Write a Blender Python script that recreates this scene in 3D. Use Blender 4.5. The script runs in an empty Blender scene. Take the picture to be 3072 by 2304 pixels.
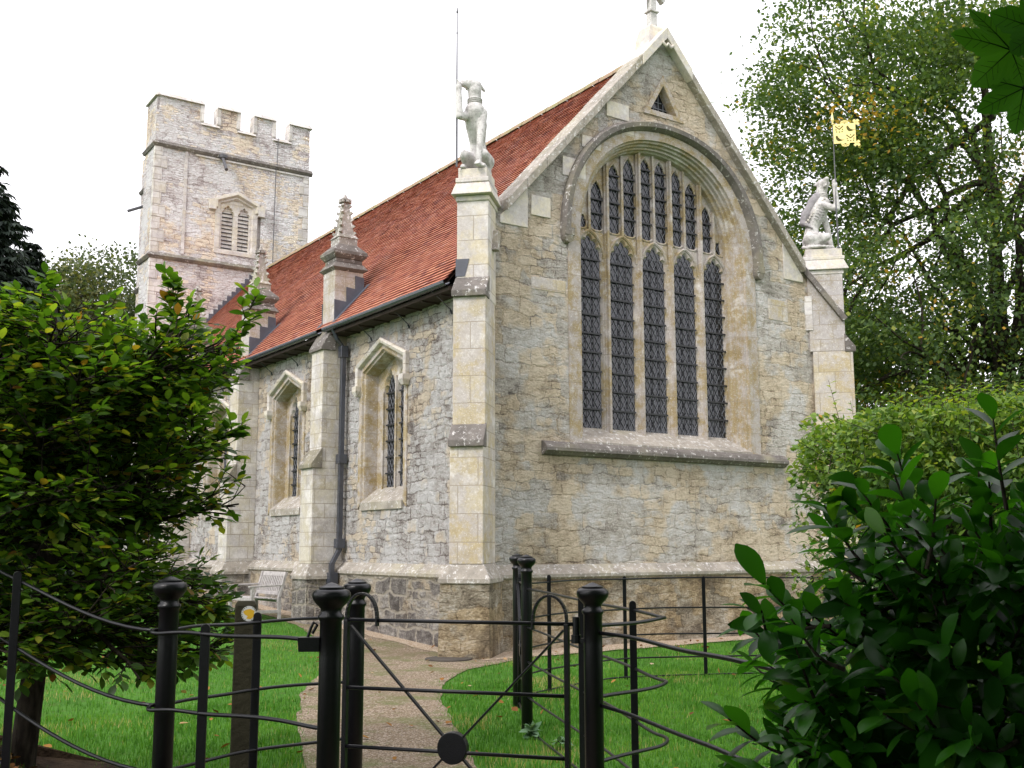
import bpy, bmesh, math, random
import numpy as np
from mathutils import Vector, Matrix, noise as mnoise
from mathutils.geometry import tessellate_polygon
R = math.radians
random.seed(7); rng = np.random.default_rng(7)
scn = bpy.context.scene
COL = scn.collection

# ------------------------------------------------------------------ camera
CAM = Vector((-9.034, -14.208, 1.626))
F_PX = 3227.3
def cam_axes():
    a, b, c = R(34.308), R(8.56), R(-0.126)
    fw = Vector((math.sin(a)*math.cos(b), math.cos(a)*math.cos(b), math.sin(b)))
    r = Vector((math.cos(a), -math.sin(a), 0)); u = r.cross(fw)
    return fw, r*math.cos(c)+u*math.sin(c), -r*math.sin(c)+u*math.cos(c)
FW, RT, UP = cam_axes()
cd = bpy.data.cameras.new('camera'); cam = bpy.data.objects.new('camera', cd); COL.objects.link(cam)
cd.sensor_fit = 'HORIZONTAL'; cd.sensor_width = 36; cd.lens = F_PX*36/3072
cd.clip_start = 0.05; cd.clip_end = 2000
m = Matrix.Identity(4)
for i in range(3):
    m[i][0] = RT[i]; m[i][1] = UP[i]; m[i][2] = -FW[i]; m[i][3] = CAM[i]
cam.matrix_world = m
scn.camera = cam

# ------------------------------------------------------------------ light
SUN_AZ = (-0.96, -0.28)     # horizontal direction towards the sun (behind thin cloud)
SUN_EL = 42
w = bpy.data.worlds.new('World'); scn.world = w; w.use_nodes = True
nt = w.node_tree; nt.nodes.clear()
sky = nt.nodes.new('ShaderNodeTexSky'); sky.sky_type = 'NISHITA'; sky.sun_disc = False
sky.sun_elevation = R(SUN_EL); sky.sun_rotation = math.atan2(SUN_AZ[0], SUN_AZ[1])
sky.air_density = 1.0; sky.dust_density = 4.0; sky.ozone_density = 1.0
bw = nt.nodes.new('ShaderNodeRGBToBW')
mx = nt.nodes.new('ShaderNodeMix'); mx.data_type = 'RGBA'; mx.inputs[0].default_value = 0.93
add = nt.nodes.new('ShaderNodeMix'); add.data_type = 'RGBA'; add.inputs[0].default_value = 0.75
add.inputs[7].default_value = (11.1, 10.9, 11.5, 1)      # the even white cloud sheet
bg = nt.nodes.new('ShaderNodeBackground'); bg.inputs['Strength'].default_value = 0.14
out = nt.nodes.new('ShaderNodeOutputWorld')
L = nt.links.new
L(sky.outputs[0], bw.inputs[0]); L(sky.outputs[0], mx.inputs[6]); L(bw.outputs[0], mx.inputs[7])
L(mx.outputs[2], add.inputs[6]); L(add.outputs[2], bg.inputs['Color']); L(bg.outputs[0], out.inputs[0])
sd = bpy.data.lights.new('sun', 'SUN'); sd.energy = 1.5; sd.angle = R(12); sd.color = (1, .95, .91)
so = bpy.data.objects.new('sun', sd); COL.objects.link(so)
dv = Vector((SUN_AZ[0]*math.cos(R(SUN_EL)), SUN_AZ[1]*math.cos(R(SUN_EL)), math.sin(R(SUN_EL))))
so.rotation_euler = dv.to_track_quat('Z', 'Y').to_euler()
scn.view_settings.view_transform = 'Standard'; scn.view_settings.look = 'None'
scn.view_settings.exposure = 0.55; scn.view_settings.gamma = 1
scn.render.engine = 'CYCLES'
scn.cycles.max_bounces = 6; scn.cycles.transparent_max_bounces = 8

# ------------------------------------------------------------------ naming helpers
def tag(o, label=None, cat=None, group=None, kind=None):
    if label: o['label'] = label
    if cat: o['category'] = cat
    if group: o['group'] = group
    if kind: o['kind'] = kind
    return o
def empty(name, loc=(0, 0, 0), rz=0, parent=None, **k):
    o = bpy.data.objects.new(name, None); COL.objects.link(o)
    o.location = loc; o.rotation_euler = (0, 0, rz); o.empty_display_size = .2
    if parent: o.parent = parent
    return tag(o, **k)
def copy_tree(o, parent=None):
    c = o.copy(); COL.objects.link(c); c.parent = parent
    for ch in list(o.children): copy_tree(ch, c)
    return c

# ------------------------------------------------------------------ mesh helper
def unit(v):
    v = Vector(v); return v.normalized() if v.length > 1e-9 else Vector((0, 0, 1))
class MB:
    def __init__(s): s.v = []; s.f = []; s.t = []
    def face(s, pts, t=0.0):
        b = len(s.v); s.v += [tuple(p) for p in pts]; s.f.append(tuple(range(b, b+len(pts)))); s.t.append(t)
    def mesh(s, vs, fs, t=0.0):
        b = len(s.v); s.v += [tuple(p) for p in vs]
        for f in fs: s.f.append(tuple(i+b for i in f)); s.t.append(t)
    def box(s, x0, x1, y0, y1, z0, z1, t=0.0):
        s.hexa([(x0,y0,z0),(x1,y0,z0),(x1,y1,z0),(x0,y1,z0)], [(x0,y0,z1),(x1,y0,z1),(x1,y1,z1),(x0,y1,z1)], t)
    def hexa(s, lo, hi, t=0.0):            # n-gon prism / frustum
        n = len(lo)
        fs = [tuple(reversed(range(n))), tuple(range(n, 2*n))]
        fs += [(i, (i+1) % n, n+(i+1) % n, n+i) for i in range(n)]
        s.mesh(list(lo)+list(hi), fs, t)
    def obox(s, c, ax, ay, az, hx, hy, hz, t=0.0):
        c, ax, ay, az = Vector(c), Vector(ax), Vector(ay), Vector(az)
        q = [(-1,-1),(1,-1),(1,1),(-1,1)]
        s.hexa([c+ax*hx*a+ay*hy*b-az*hz for a, b in q], [c+ax*hx*a+ay*hy*b+az*hz for a, b in q], t)
    def bar(s, p, q, w, h, up=(0,0,1), t=0.0):
        p, q = Vector(p), Vector(q); d = (q-p); L_ = d.length; d.normalize()
        u = Vector(up); sd = d.cross(u)
        if sd.length < 1e-4: sd = d.cross(Vector((1,0,0)))
        sd.normalize(); u = sd.cross(d)
        s.obox((p+q)/2, d, sd, u, L_/2, w/2, h/2, t)
    def tube(s, pts, r, n=8, t=0.0, caps=True):
        pts = [Vector(p) for p in pts]; rs = r if isinstance(r, (list, tuple)) else [r]*len(pts)
        rings = []; prev = None
        for i, p in enumerate(pts):
            d = unit(pts[min(i+1, len(pts)-1)]-pts[max(i-1, 0)])
            if prev is None:
                a = d.cross(Vector((0,0,1)))
                if a.length < .05: a = d.cross(Vector((1,0,0)))
            else: a = prev-d*prev.dot(d)
            a.normalize(); prev = a; b = d.cross(a)
            rings.append([p+(a*math.cos(k*2*math.pi/n)+b*math.sin(k*2*math.pi/n))*rs[i] for k in range(n)])
        vs = [v for rg in rings for v in rg]; fs = []
        for i in range(len(rings)-1):
            for k in range(n):
                fs.append((i*n+k, (i+1)*n+k, (i+1)*n+(k+1) % n, i*n+(k+1) % n))
        if caps: fs.append(tuple(range(n))); fs.append(tuple(reversed(range((len(rings)-1)*n, len(rings)*n))))
        s.mesh(vs, fs, t)
    def lathe(s, prof, c=(0,0,0), n=20, t=0.0):
        vs = []; fs = []
        for r, z in prof:
            for k in range(n): a = 2*math.pi*k/n; vs.append((c[0]+r*math.cos(a), c[1]+r*math.sin(a), c[2]+z))
        for i in range(len(prof)-1):
            for k in range(n): fs.append((i*n+k, i*n+(k+1) % n, (i+1)*n+(k+1) % n, (i+1)*n+k))
        fs.append(tuple(reversed(range(n)))); fs.append(tuple(range((len(prof)-1)*n, len(prof)*n)))
        s.mesh(vs, fs, t)
    def strip(s, A, B, t=0.0):              # quad strip between two polylines
        n = len(A)
        s.mesh(list(A)+list(B), [(i, i+1, n+i+1, n+i) for i in range(n-1)], t)
    def build(s, name, mat, parent=None, smooth=False, bevel=0, **k):
        me = bpy.data.meshes.new(name); me.from_pydata(s.v, [], s.f)
        if any(s.t):
            at = me.attributes.new('tint', 'FLOAT', 'FACE'); at.data.foreach_set('value', s.t)
        if mat: me.materials.append(mat)
        o = bpy.data.objects.new(name, me); COL.objects.link(o)
        if smooth: me.polygons.foreach_set('use_smooth', [True]*len(me.polygons))
        if bevel:
            bm = bmesh.new(); bm.from_mesh(me); bmesh.ops.remove_doubles(bm, verts=bm.verts, dist=1e-4); bm.to_mesh(me); bm.free()
            md = o.modifiers.new('b', 'BEVEL'); md.width = bevel; md.segments = 2; md.limit_method = 'ANGLE'; md.angle_limit = R(35)
        if parent: o.parent = parent
        return tag(o, **k)
def build_pieces(mb, name, mat, parent, **k):
    par = list(range(len(mb.v)))
    def find(i):
        while par[i] != i: par[i] = par[par[i]]; i = par[i]
        return i
    for f in mb.f:
        for i in f[1:]: par[find(i)] = find(f[0])
    groups = {}
    for n_, f in enumerate(mb.f): groups.setdefault(find(f[0]), []).append(n_)
    for fl in groups.values():
        ids = sorted({i for n_ in fl for i in mb.f[n_]}); mp = {i: j for j, i in enumerate(ids)}
        q = MB(); q.v = [mb.v[i] for i in ids]; q.f = [tuple(mp[i] for i in mb.f[n_]) for n_ in fl]; q.t = [mb.t[n_] for n_ in fl]; q.build(name, mat, parent, **k)
def np_mesh(name, V, Fq, mat, tint=None, parent=None, smooth=False, **k):
    me = bpy.data.meshes.new(name)
    n = Fq.shape[1]; nf = len(Fq)
    me.vertices.add(len(V)); me.vertices.foreach_set('co', V.astype(np.float32).ravel())
    me.loops.add(nf*n); me.loops.foreach_set('vertex_index', Fq.astype(np.int32).ravel())
    me.polygons.add(nf); me.polygons.foreach_set('loop_start', np.arange(0, nf*n, n, dtype=np.int32))
    if tint is not None:
        at = me.attributes.new('tint', 'FLOAT', 'FACE'); at.data.foreach_set('value', tint.astype(np.float32))
    me.update(calc_edges=True); me.validate()
    if smooth: me.polygons.foreach_set('use_smooth', [True]*len(me.polygons))
    me.materials.append(mat)
    o = bpy.data.objects.new(name, me); COL.objects.link(o)
    if parent: o.parent = parent
    return tag(o, **k)

# ------------------------------------------------------------------ materials
class NM:
    def __init__(s, name, rough=.9, spec=.25):
        s.m = bpy.data.materials.new(name); s.m.use_nodes = True
        s.t = s.m.node_tree; s.b = s.t.nodes['Principled BSDF']; s.out = s.t.nodes['Material Output']
        s.b.inputs['Roughness'].default_value = rough; s.b.inputs['Specular IOR Level'].default_value = spec
        s.co = s.n('ShaderNodeTexCoord').outputs['Object']
    def n(s, ty, **k):
        x = s.t.nodes.new(ty)
        for a, b in k.items(): setattr(x, a, b)
        return x
    def l(s, a, b): s.t.links.new(a, b)
    def put(s, sock, v):
        if isinstance(v, (int, float)): sock.default_value = v
        elif isinstance(v, (tuple, list)): sock.default_value = tuple(v)+((1,) if len(v) == 3 and len(sock.default_value) == 4 else ())
        else: s.l(v, sock)
    def math(s, op, a, b=0.0, c=None, clamp=False):
        x = s.n('ShaderNodeMath', operation=op, use_clamp=clamp); s.put(x.inputs[0], a); s.put(x.inputs[1], b)
        if c is not None: s.put(x.inputs[2], c)
        return x.outputs[0]
    def vmath(s, op, a, b):
        x = s.n('ShaderNodeVectorMath', operation=op); s.put(x.inputs[0], a); s.put(x.inputs[1], b); return x.outputs[0]
    def noise(s, sc, det=4, vec=None, rough=.55, out=0):
        x = s.n('ShaderNodeTexNoise'); x.inputs['Scale'].default_value = sc; x.inputs['Detail'].default_value = det
        x.inputs['Roughness'].default_value = rough; s.l(vec or s.co, x.inputs['Vector']); return x.outputs[out]
    def vor(s, sc, vec=None, feature='F1', out='Color', rnd=1.0):
        x = s.n('ShaderNodeTexVoronoi', feature=feature); x.inputs['Scale'].default_value = sc
        x.inputs['Randomness'].default_value = rnd; s.l(vec or s.co, x.inputs['Vector']); return x.outputs[out]
    def ramp(s, f, stops, interp='LINEAR'):
        x = s.n('ShaderNodeValToRGB'); s.put(x.inputs[0], f); e = x.color_ramp; e.interpolation = interp
        while len(e.elements) < len(stops): e.elements.new(.5)
        for el, (p, c) in zip(e.elements, stops):
            el.position = p; el.color = (c, c, c, 1) if isinstance(c, (int, float)) else tuple(c)+(1,)
        return x.outputs[0]
    def step(s, f, a, b):
        x = s.n('ShaderNodeMapRange', clamp=True); s.put(x.inputs[0], f); x.inputs[1].default_value = a; x.inputs[2].default_value = b
        return x.outputs[0]
    def mix(s, f, a, b, mode='MIX'):
        x = s.n('ShaderNodeMix', data_type='RGBA', blend_type=mode); s.put(x.inputs[0], f); s.put(x.inputs[6], a); s.put(x.inputs[7], b)
        return x.outputs[2]
    def sep(s, v):
        x = s.n('ShaderNodeSeparateXYZ'); s.l(v, x.inputs[0]); return x.outputs
    def comb(s, a, b, c):
        x = s.n('ShaderNodeCombineXYZ'); s.put(x.inputs[0], a); s.put(x.inputs[1], b); s.put(x.inputs[2], c); return x.outputs[0]
    def attr(s, name='tint'): return s.n('ShaderNodeAttribute', attribute_name=name).outputs['Fac']
    def color(s, c): s.put(s.b.inputs['Base Color'], c); return s
    def bump(s, h, strength=.5, dist=.02):
        x = s.n('ShaderNodeBump'); x.inputs['Strength'].default_value = strength; x.inputs['Distance'].default_value = dist
        s.l(h, x.inputs['Height']); s.l(x.outputs[0], s.b.inputs['Normal']); return s
    def disp(s, h, scale=.03, mid=.5):
        x = s.n('ShaderNodeDisplacement'); x.inputs['Scale'].default_value = scale; x.inputs['Midlevel'].default_value = mid
        s.l(h, x.inputs['Height']); s.l(x.outputs[0], s.out.inputs['Displacement']); s.m.displacement_method = 'BOTH'; return s
WHITE = (.68, .65, .63); GREY = (.34, .32, .31); YEL = (.50, .40, .24); CREAM = (.60, .53, .40); DARK = (.15, .13, .115); BROWN = (.30, .235, .165)

def rubble(name, bw, bh, cols, white=.5, mortar=(.50, .45, .38), mfac=.55, disp=.03, yellow=.3, dirt=.5, wob=.07, msz=.018, fine=.5, off=0.0, cell=.14, line=.10):
    s = NM(name)
    def wv(sc, det, amp, seed):
        q = s.vmath('SCALE', s.vmath('SUBTRACT', s.noise(sc, det, vec=s.vmath('ADD', s.co, (seed, seed*.7, seed*1.3)), out=1), (.5, .5, .5)), (0, 0, 0))
        q.node.inputs['Scale'].default_value = amp; return q
    pos = s.vmath('ADD', s.vmath('ADD', s.co, wv(1.7, 2, wob*3.2, 3.1)), s.vmath('ADD', wv(6.5, 3, wob*1.4, 1.0), wv(24, 2, wob*.35, 5.0)))
    x, y, z = s.sep(pos)
    u = s.math('ADD', s.math('ADD', x, y), off)
    def bricks(w_, h_, ms, sh):
        br = s.n('ShaderNodeTexBrick'); s.l(s.comb(s.math('ADD', u, sh), z, 0), br.inputs['Vector'])
        br.inputs['Color1'].default_value = (0, 0, 0, 1); br.inputs['Color2'].default_value = (1, 1, 1, 1); br.inputs['Mortar'].default_value = (.5, .5, .5, 1)
        br.inputs['Scale'].default_value = 1; br.inputs['Brick Width'].default_value = w_; br.inputs['Row Height'].default_value = h_
        br.inputs['Mortar Size'].default_value = ms; br.inputs['Mortar Smooth'].default_value = .7; br.offset = .43; br.offset_frequency = 2; br.squash = 1.6; br.squash_frequency = 3
        return br.outputs['Color'], br.outputs['Fac']
    c1, f1 = bricks(bw, bh, msz, 0); c2, f2 = bricks(bw*.52, bh*.55, msz*.8, 1.7)
    sel = s.step(s.noise(.9, 3), .60-fine*.2, .64-fine*.2)
    cid = s.mix(sel, c1, c2); fac = s.sep(s.mix(sel, f1, f2))[0]
    cidv = s.sep(cid)[0]
    V_ = lambda seed: s.vmath('ADD', s.co, (seed, seed*.7, seed*1.3))
    fl = s.vmath('MULTIPLY', s.co, (1, 1, 1.7))
    v = s.math('ADD', s.math('MULTIPLY', s.noise(1.15, 6, rough=.62), .50), s.math('MULTIPLY', s.noise(5.0, 6, vec=fl, rough=.65), .42))
    v = s.math('ADD', v, s.math('MULTIPLY', s.noise(24, 6, vec=fl, rough=.75), .46))
    v = s.math('ADD', v, s.math('MULTIPLY', s.math('SUBTRACT', cidv, .5), cell))
    v = s.math('SUBTRACT', v, s.math('MULTIPLY', fac, line))
    v = s.math('ADD', v, white-.69)
    stone = s.ramp(s.math('ADD', s.math('MULTIPLY', s.math('SUBTRACT', v, .52), 3.3), .5), [(.10, cols[0]), (.32, cols[1]), (.50, cols[2]), (.68, cols[3]), (.92, cols[4])])
    ym = s.step(s.math('ADD', s.math('MULTIPLY', cidv, .16), s.noise(.8, 4, vec=V_(9.1), rough=.6)), .62-yellow*.16, .70-yellow*.16)
    stone = s.mix(s.math('MULTIPLY', ym, .62), stone, s.mix(1.0, stone, (1.10, .91, .62), 'MULTIPLY'))
    gm = s.step(s.noise(1.0, 4, vec=V_(4.4), rough=.6), .50, .62)
    stone = s.mix(s.math('MULTIPLY', gm, .5), stone, s.mix(1.0, stone, (.985, .975, .98), 'MULTIPLY'))
    stone = s.mix(s.math('MULTIPLY', s.step(s.noise(1.0, 7, rough=.68, vec=V_(7.3)), .54, .64), dirt), stone, cols[0])
    col = s.mix(s.math('MULTIPLY', fac, mfac), stone, mortar)
    s.color(col)
    h = s.math('ADD', s.math('MULTIPLY', s.math('SUBTRACT', 1.0, fac), .22 if mfac > .1 else .10), s.math('MULTIPLY', cidv, .10))
    h = s.math('ADD', h, s.math('MULTIPLY', s.noise(8, 8, vec=fl, rough=.75), 1.2))
    if disp: s.disp(h, disp, .75)
    s.bump(s.math('ADD', h, s.math('MULTIPLY', s.noise(30, 6, rough=.8), .6)), 1.0, .06)
    return s.m
def ashlar(name, a, b, bw=.5, bh=.29, white=.35, joint=(.33, .28, .22), dirt=.25, rot=0, speck=.6):
    s = NM(name)
    x, y, z = s.sep(s.co)
    v = s.comb(s.math('ADD', s.math('ADD', x, y), rot), z, 0)
    br = s.n('ShaderNodeTexBrick'); s.l(v, br.inputs['Vector'])
    br.inputs['Color1'].default_value = (0, 0, 0, 1); br.inputs['Color2'].default_value = (1, 1, 1, 1); br.inputs['Mortar'].default_value = (.5, .5, .5, 1)
    br.inputs['Scale'].default_value = 1; br.inputs['Brick Width'].default_value = bw; br.inputs['Row Height'].default_value = bh
    br.inputs['Mortar Size'].default_value = .007; br.offset = .5; br.offset_frequency = 2
    base = s.mix(br.outputs['Color'], a, b)
    base = s.mix(s.math('MULTIPLY', s.step(s.noise(2.6, 8, rough=.72), .43, .56), .85), base, s.mix(.78, base, (.48, .455, .48)))
    base = s.mix(s.math('MULTIPLY', s.step(s.noise(14, 7, rough=.8), .42, .62), .45), base, s.mix(1.0, base, (.66, .62, .55), 'MULTIPLY'))
    base = s.mix(s.math('MULTIPLY', s.step(s.noise(2.2, 8, rough=.72), .6-white*.2, .72-white*.2), .8), base, WHITE)
    base = s.mix(s.math('MULTIPLY', s.step(s.noise(1.6, 7, rough=.7, vec=s.vmath('ADD', s.co, (4, 2, 9))), .54, .68), dirt), base, DARK)
    base = s.mix(s.math('MULTIPLY', s.step(s.noise(42, 3, rough=.7), .58, .66), speck), base, (.74, .71, .68))
    base = s.mix(s.math('MULTIPLY', br.outputs['Fac'], .8), base, joint)
    s.color(base)
    h = s.math('SUBTRACT', s.math('MULTIPLY', s.noise(18, 5, rough=.7), .6), s.math('MULTIPLY', br.outputs['Fac'], .6))
    s.bump(h, .7, .02)
    return s.m
def plain(name, c, rough=.8, spec=.3, var=.25, sc=6, metal=0, bump=.2, c2=None):
    s = NM(name, rough, spec); s.b.inputs['Metallic'].default_value = metal
    c2 = c2 or tuple(k*(1-var) for k in c)
    s.color(s.mix(s.step(s.noise(sc, 5, rough=.65), .35, .65), c, c2))
    if bump: s.bump(s.noise(sc*5, 4), bump, .01)
    return s.m
def weathered(name, base, white=.3, low=.6):        # mouldings and coping: dark, with pale lichen spots
    s = NM(name)
    c = s.mix(s.step(s.noise(3, 6, rough=.7), .35, .65), base, tuple(k*low for k in base))
    c = s.mix(s.math('MULTIPLY', s.step(s.noise(1.3, 5), .5, .7), .45), c, (.36, .33, .2))
    c = s.mix(s.step(s.noise(13, 7, rough=.75), .63-white*.2, .70-white*.2), c, (.62, .60, .58))
    s.color(c); s.bump(s.noise(24, 6, rough=.7), .8, .02); return s.m
def leafmat(name, stops, trans=.45, rough=.45, spec=.4, veiny=0):
    s = NM(name, rough, spec)
    c = s.ramp(s.attr(), stops)
    s.color(c)
    tr = s.n('ShaderNodeBsdfTranslucent'); s.l(s.mix(1.0, c, (1.35, 1.35, .45), 'MULTIPLY'), tr.inputs[0])
    mixs = s.n('ShaderNodeMixShader'); mixs.inputs[0].default_value = trans
    s.l(s.b.outputs[0], mixs.inputs[1]); s.l(tr.outputs[0], mixs.inputs[2]); s.l(mixs.outputs[0], s.out.inputs['Surface'])
    return s.m

M = {}
M['rub_gable'] = rubble('rubble_gable', .52, .27, [(.16, .14, .125), (.32, .285, .25), (.49, .45, .395), (.61, .57, .51), (.73, .71, .685)], white=.592, yellow=.46, dirt=.26, disp=.03, mfac=.0, cell=.09, line=.07)
M['rub_side'] = rubble('rubble_side', .38, .21, [(.16, .135, .12), (.33, .29, .27), (.53, .485, .46), (.70, .67, .655), (.80, .78, .775)], white=.60, yellow=.08, dirt=.24, disp=.05, mfac=.0, wob=.06, cell=.14, line=.10)
M['rub_tower'] = rubble('rubble_tower', .36, .15, [(.27, .225, .215), (.46, .395, .385), (.62, .56, .555), (.75, .71, .705), (.84, .82, .82)], white=.625, yellow=.02, dirt=.15, disp=.045, mfac=.0, wob=.06, cell=.14, line=.10)
M['rub_plinth'] = rubble('rubble_plinth', .38, .27, [(.12, .105, .095), (.21, .19, .175), (.30, .275, .25), (.42, .39, .35), (.58, .55, .51)], white=.53, yellow=.0, dirt=.15, disp=.045, mortar=(.56, .50, .41), mfac=.75, msz=.035, wob=.07, fine=.1, line=.0)
M['rub_plinth_e'] = rubble('rubble_plinth_gable', .5, .25, [(.14, .115, .085), (.26, .22, .16), (.38, .33, .245), (.49, .44, .35), (.64, .61, .56)], white=.53, yellow=.6, dirt=.5, disp=.03, mfac=.0, cell=.05, line=.05)
M['ash_yel'] = ashlar('ashlar_yellow', (.46, .375, .23), (.54, .48, .37), white=.42, bw=.62, bh=.42, dirt=.2)
M['ash_window'] = ashlar('ashlar_window_stone', (.31, .235, .12), (.36, .285, .165), white=.15, bw=3.1, bh=.62, dirt=.25, speck=.6)
M['ash_cream'] = ashlar('ashlar_cream', (.58, .51, .38), (.62, .57, .49), white=.5, bw=.8, bh=.4, dirt=.12, speck=.3)
M['ash_white'] = ashlar('ashlar_pale', (.54, .49, .41), (.66, .635, .60), white=.65, bw=.36, bh=.27, dirt=.4)
M['ash_butt'] = ashlar('ashlar_buttress', (.46, .405, .30), (.57, .53, .455), white=.42, bw=.42, bh=.27, dirt=.35)
M['ash_grey'] = ashlar('ashlar_grey', (.34, .30, .25), (.44, .38, .29), white=.22, bw=.5, bh=.3, dirt=.35)
M['trim_dark'] = weathered('weathered_moulding', (.19, .17, .155), .3)
M['trim_mid'] = weathered('weathered_coping', (.40, .36, .31), .42)
M['pinn'] = weathered('pinnacle_stone', (.36, .33, .30), .5)
s = NM('white_carved_stone', .9)
c = s.mix(s.step(s.noise(6, 7, rough=.7), .48, .62), (.60, .58, .56), (.38, .36, .345))
c = s.mix(s.math('MULTIPLY', s.step(s.noise(22, 6, rough=.75), .55, .63), .7), c, (.24, .225, .215)); s.color(c)
s.bump(s.noise(28, 6, rough=.7), .8, .02); M['statue'] = s.m
M['cape'] = plain('grey_carved_stone', (.34, .32, .33), .85, .2, .3, 9, bump=.5)
M['newstone'] = ashlar('new_cream_stone', (.64, .585, .47), (.68, .63, .54), white=.35, bw=9, bh=9, dirt=.12, speck=.3)

M['lead'] = plain('lead_sheet', (.085, .09, .115), .5, .5, .3, 4)
M['gutter'] = plain('gutter_paint', (.05, .055, .072), .22, .8, .3, 5, bump=0)
M['iron'] = plain('black_iron_paint', (.006, .006, .008), .32, .35, .3, 30, bump=.15)
M['darkmetal'] = plain('dark_iron_bars', (.015, .015, .018), .5, .5, .3, 30, bump=0)
M['gold'] = plain('gilded_metal', (.86, .72, .28), .45, .5, .1, 8, metal=.25, bump=0)
M['cutout'] = plain('dark_cut_metal', (.10, .085, .02), .7, .2, .3, 20, bump=0)
M['polegrey'] = plain('grey_metal_pole', (.10, .10, .11), .5, .5, .3, 10, bump=0)
M['lead_came'] = plain('lead_lattice', (.20, .205, .23), .6, .4, .25, 20, bump=0)
M['louvre'] = plain('slate_louvre', (.028, .025, .03), .6, .3, .3, 5, bump=0)
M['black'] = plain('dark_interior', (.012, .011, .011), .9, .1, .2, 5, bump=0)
M['wood_grey'] = plain('weathered_bench_wood', (.46, .43, .42), .8, .2, .35, 14)
M['wood_dark'] = plain('dark_treated_timber', (.035, .032, .018), .8, .2, .4, 9, bump=.6)
M['timber_eaves'] = plain('eaves_timber', (.05, .035, .028), .8, .2, .4, 6)
M['disc_white'] = plain('white_plastic_disc', (.62, .63, .62), .4, .4, .06, 20, bump=0)
M['disc_yellow'] = plain('yellow_plastic_arrow', (.66, .40, .03), .4, .4, .06, 20, bump=0)
M['disc_ink'] = plain('disc_ink', (.05, .07, .06), .5, .3, .06, 20, bump=0)
s = NM('window_glass', .12, .6); c = s.ramp(s.vor(7.5), [(0, (.004, .005, .007)), (.7, (.018, .019, .025)), (1, (.05, .052, .066))]); s.color(c)
s.bump(s.noise(6, 2), .35, .03); M['glass'] = s.m
s = NM('clay_tiles', .85, .2); t_ = s.attr()
c = s.ramp(t_, [(0, (.24, .085, .07)), (.22, (.34, .12, .085)), (.5, (.42, .16, .10)), (.8, (.49, .22, .14)), (1, (.44, .22, .17))])
zz = s.sep(s.co)[2]
lich = s.math('MULTIPLY', s.step(s.noise(1.5, 9, rough=.8), .47, .62), s.step(zz, 6.0, 8.5))
c = s.mix(s.math('MULTIPLY', lich, .5), c, (.40, .20, .175))
c = s.mix(s.math('MULTIPLY', s.step(s.noise(30, 5, rough=.7), .6, .68), .35), c, (.42, .34, .29))
s.color(c); s.bump(s.noise(40, 4), .5, .01); M['tile'] = s.m
s = NM('ridge_tiles', .85, .2); s.color(s.mix(s.step(s.noise(4, 7, rough=.7), .4, .6), (.33, .21, .16), (.27, .25, .13))); s.bump(s.noise(20, 4), .6, .02); M['ridge'] = s.m
# ground materials
s = NM('lawn_soil', .95, .1)
c = s.mix(s.step(s.noise(1.4, 6, rough=.65), .35, .65), (.055, .16, .02), (.09, .22, .035))
c = s.mix(s.math('MULTIPLY', s.step(s.noise(5, 5), .52, .66), .5), c, (.10, .11, .04)); s.color(c); s.bump(s.noise(60, 4), 1, .03); M['lawn'] = s.m
s = NM('gravel_path', .95, .15)
c = s.ramp(s.sep(s.vor(75))[0], [(0, (.12, .09, .06)), (.35, (.22, .165, .11)), (.7, (.31, .24, .165)), (1, (.50, .43, .36))])
c = s.mix(s.math('MULTIPLY', s.step(s.noise(1.7, 8, rough=.72), .48, .60), .7), c, (.13, .155, .05))
c = s.mix(s.math('MULTIPLY', s.step(s.noise(.9, 4), .48, .62), .35), c, (.20, .15, .10)); s.color(c)
s.bump(s.vor(75, out='Distance'), 1, .015); M['gravel'] = s.m
s = NM('gravel_strip', .95, .15)
c = s.ramp(s.sep(s.vor(60))[0], [(0, (.28, .2, .14)), (.5, (.42, .32, .22)), (1, (.62, .54, .44))]); s.color(c)
s.bump(s.vor(60, out='Distance'), 1, .015); M['gravel2'] = s.m
s = NM('bare_soil', .95, .1); s.color(s.mix(s.step(s.noise(5, 6), .4, .6), (.022, .014, .009), (.045, .03, .018))); s.bump(s.noise(25, 5), 1, .04); M['soil'] = s.m
s = NM('bark', .9, .15); v = s.vmath('MULTIPLY', s.co, (1, 1, .3)); s.color(s.mix(s.step(s.noise(22, 6, vec=v), .4, .6), (.022, .017, .013), (.055, .045, .034))); s.bump(s.noise(40, 5, vec=v), 1, .02); M['bark'] = s.m
s = NM('pale_bark', .9, .15); s.color(s.mix(s.step(s.noise(8, 6), .4, .6), (.10, .095, .08), (.17, .165, .14))); M['bark2'] = s.m
M['beech'] = leafmat('beech_leaf', [(0, (.025, .070, .010)), (.5, (.070, .16, .018)), (.86, (.16, .27, .03)), (.97, (.30, .32, .04)), (1, (.26, .12, .025))], .55)
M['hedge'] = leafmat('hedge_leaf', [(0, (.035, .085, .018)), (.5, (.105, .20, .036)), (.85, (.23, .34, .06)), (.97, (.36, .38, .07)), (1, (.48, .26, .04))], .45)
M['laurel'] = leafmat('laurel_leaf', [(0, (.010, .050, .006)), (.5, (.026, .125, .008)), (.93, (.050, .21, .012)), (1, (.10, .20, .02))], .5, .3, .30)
M['farleaf'] = leafmat('autumn_tree_leaf', [(0, (.045, .09, .032)), (.45, (.085, .145, .038)), (.75, (.17, .24, .05)), (.92, (.40, .36, .05)), (1, (.48, .28, .04))], .42, .6)
M['midleaf'] = leafmat('olive_tree_leaf', [(0, (.04, .06, .03)), (.6, (.09, .12, .05)), (1, (.17, .17, .06))], .35, .6)
M['darkleaf'] = leafmat('shade_tree_leaf', [(0, (.012, .030, .009)), (1, (.03, .06, .015))], .3, .6)
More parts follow.
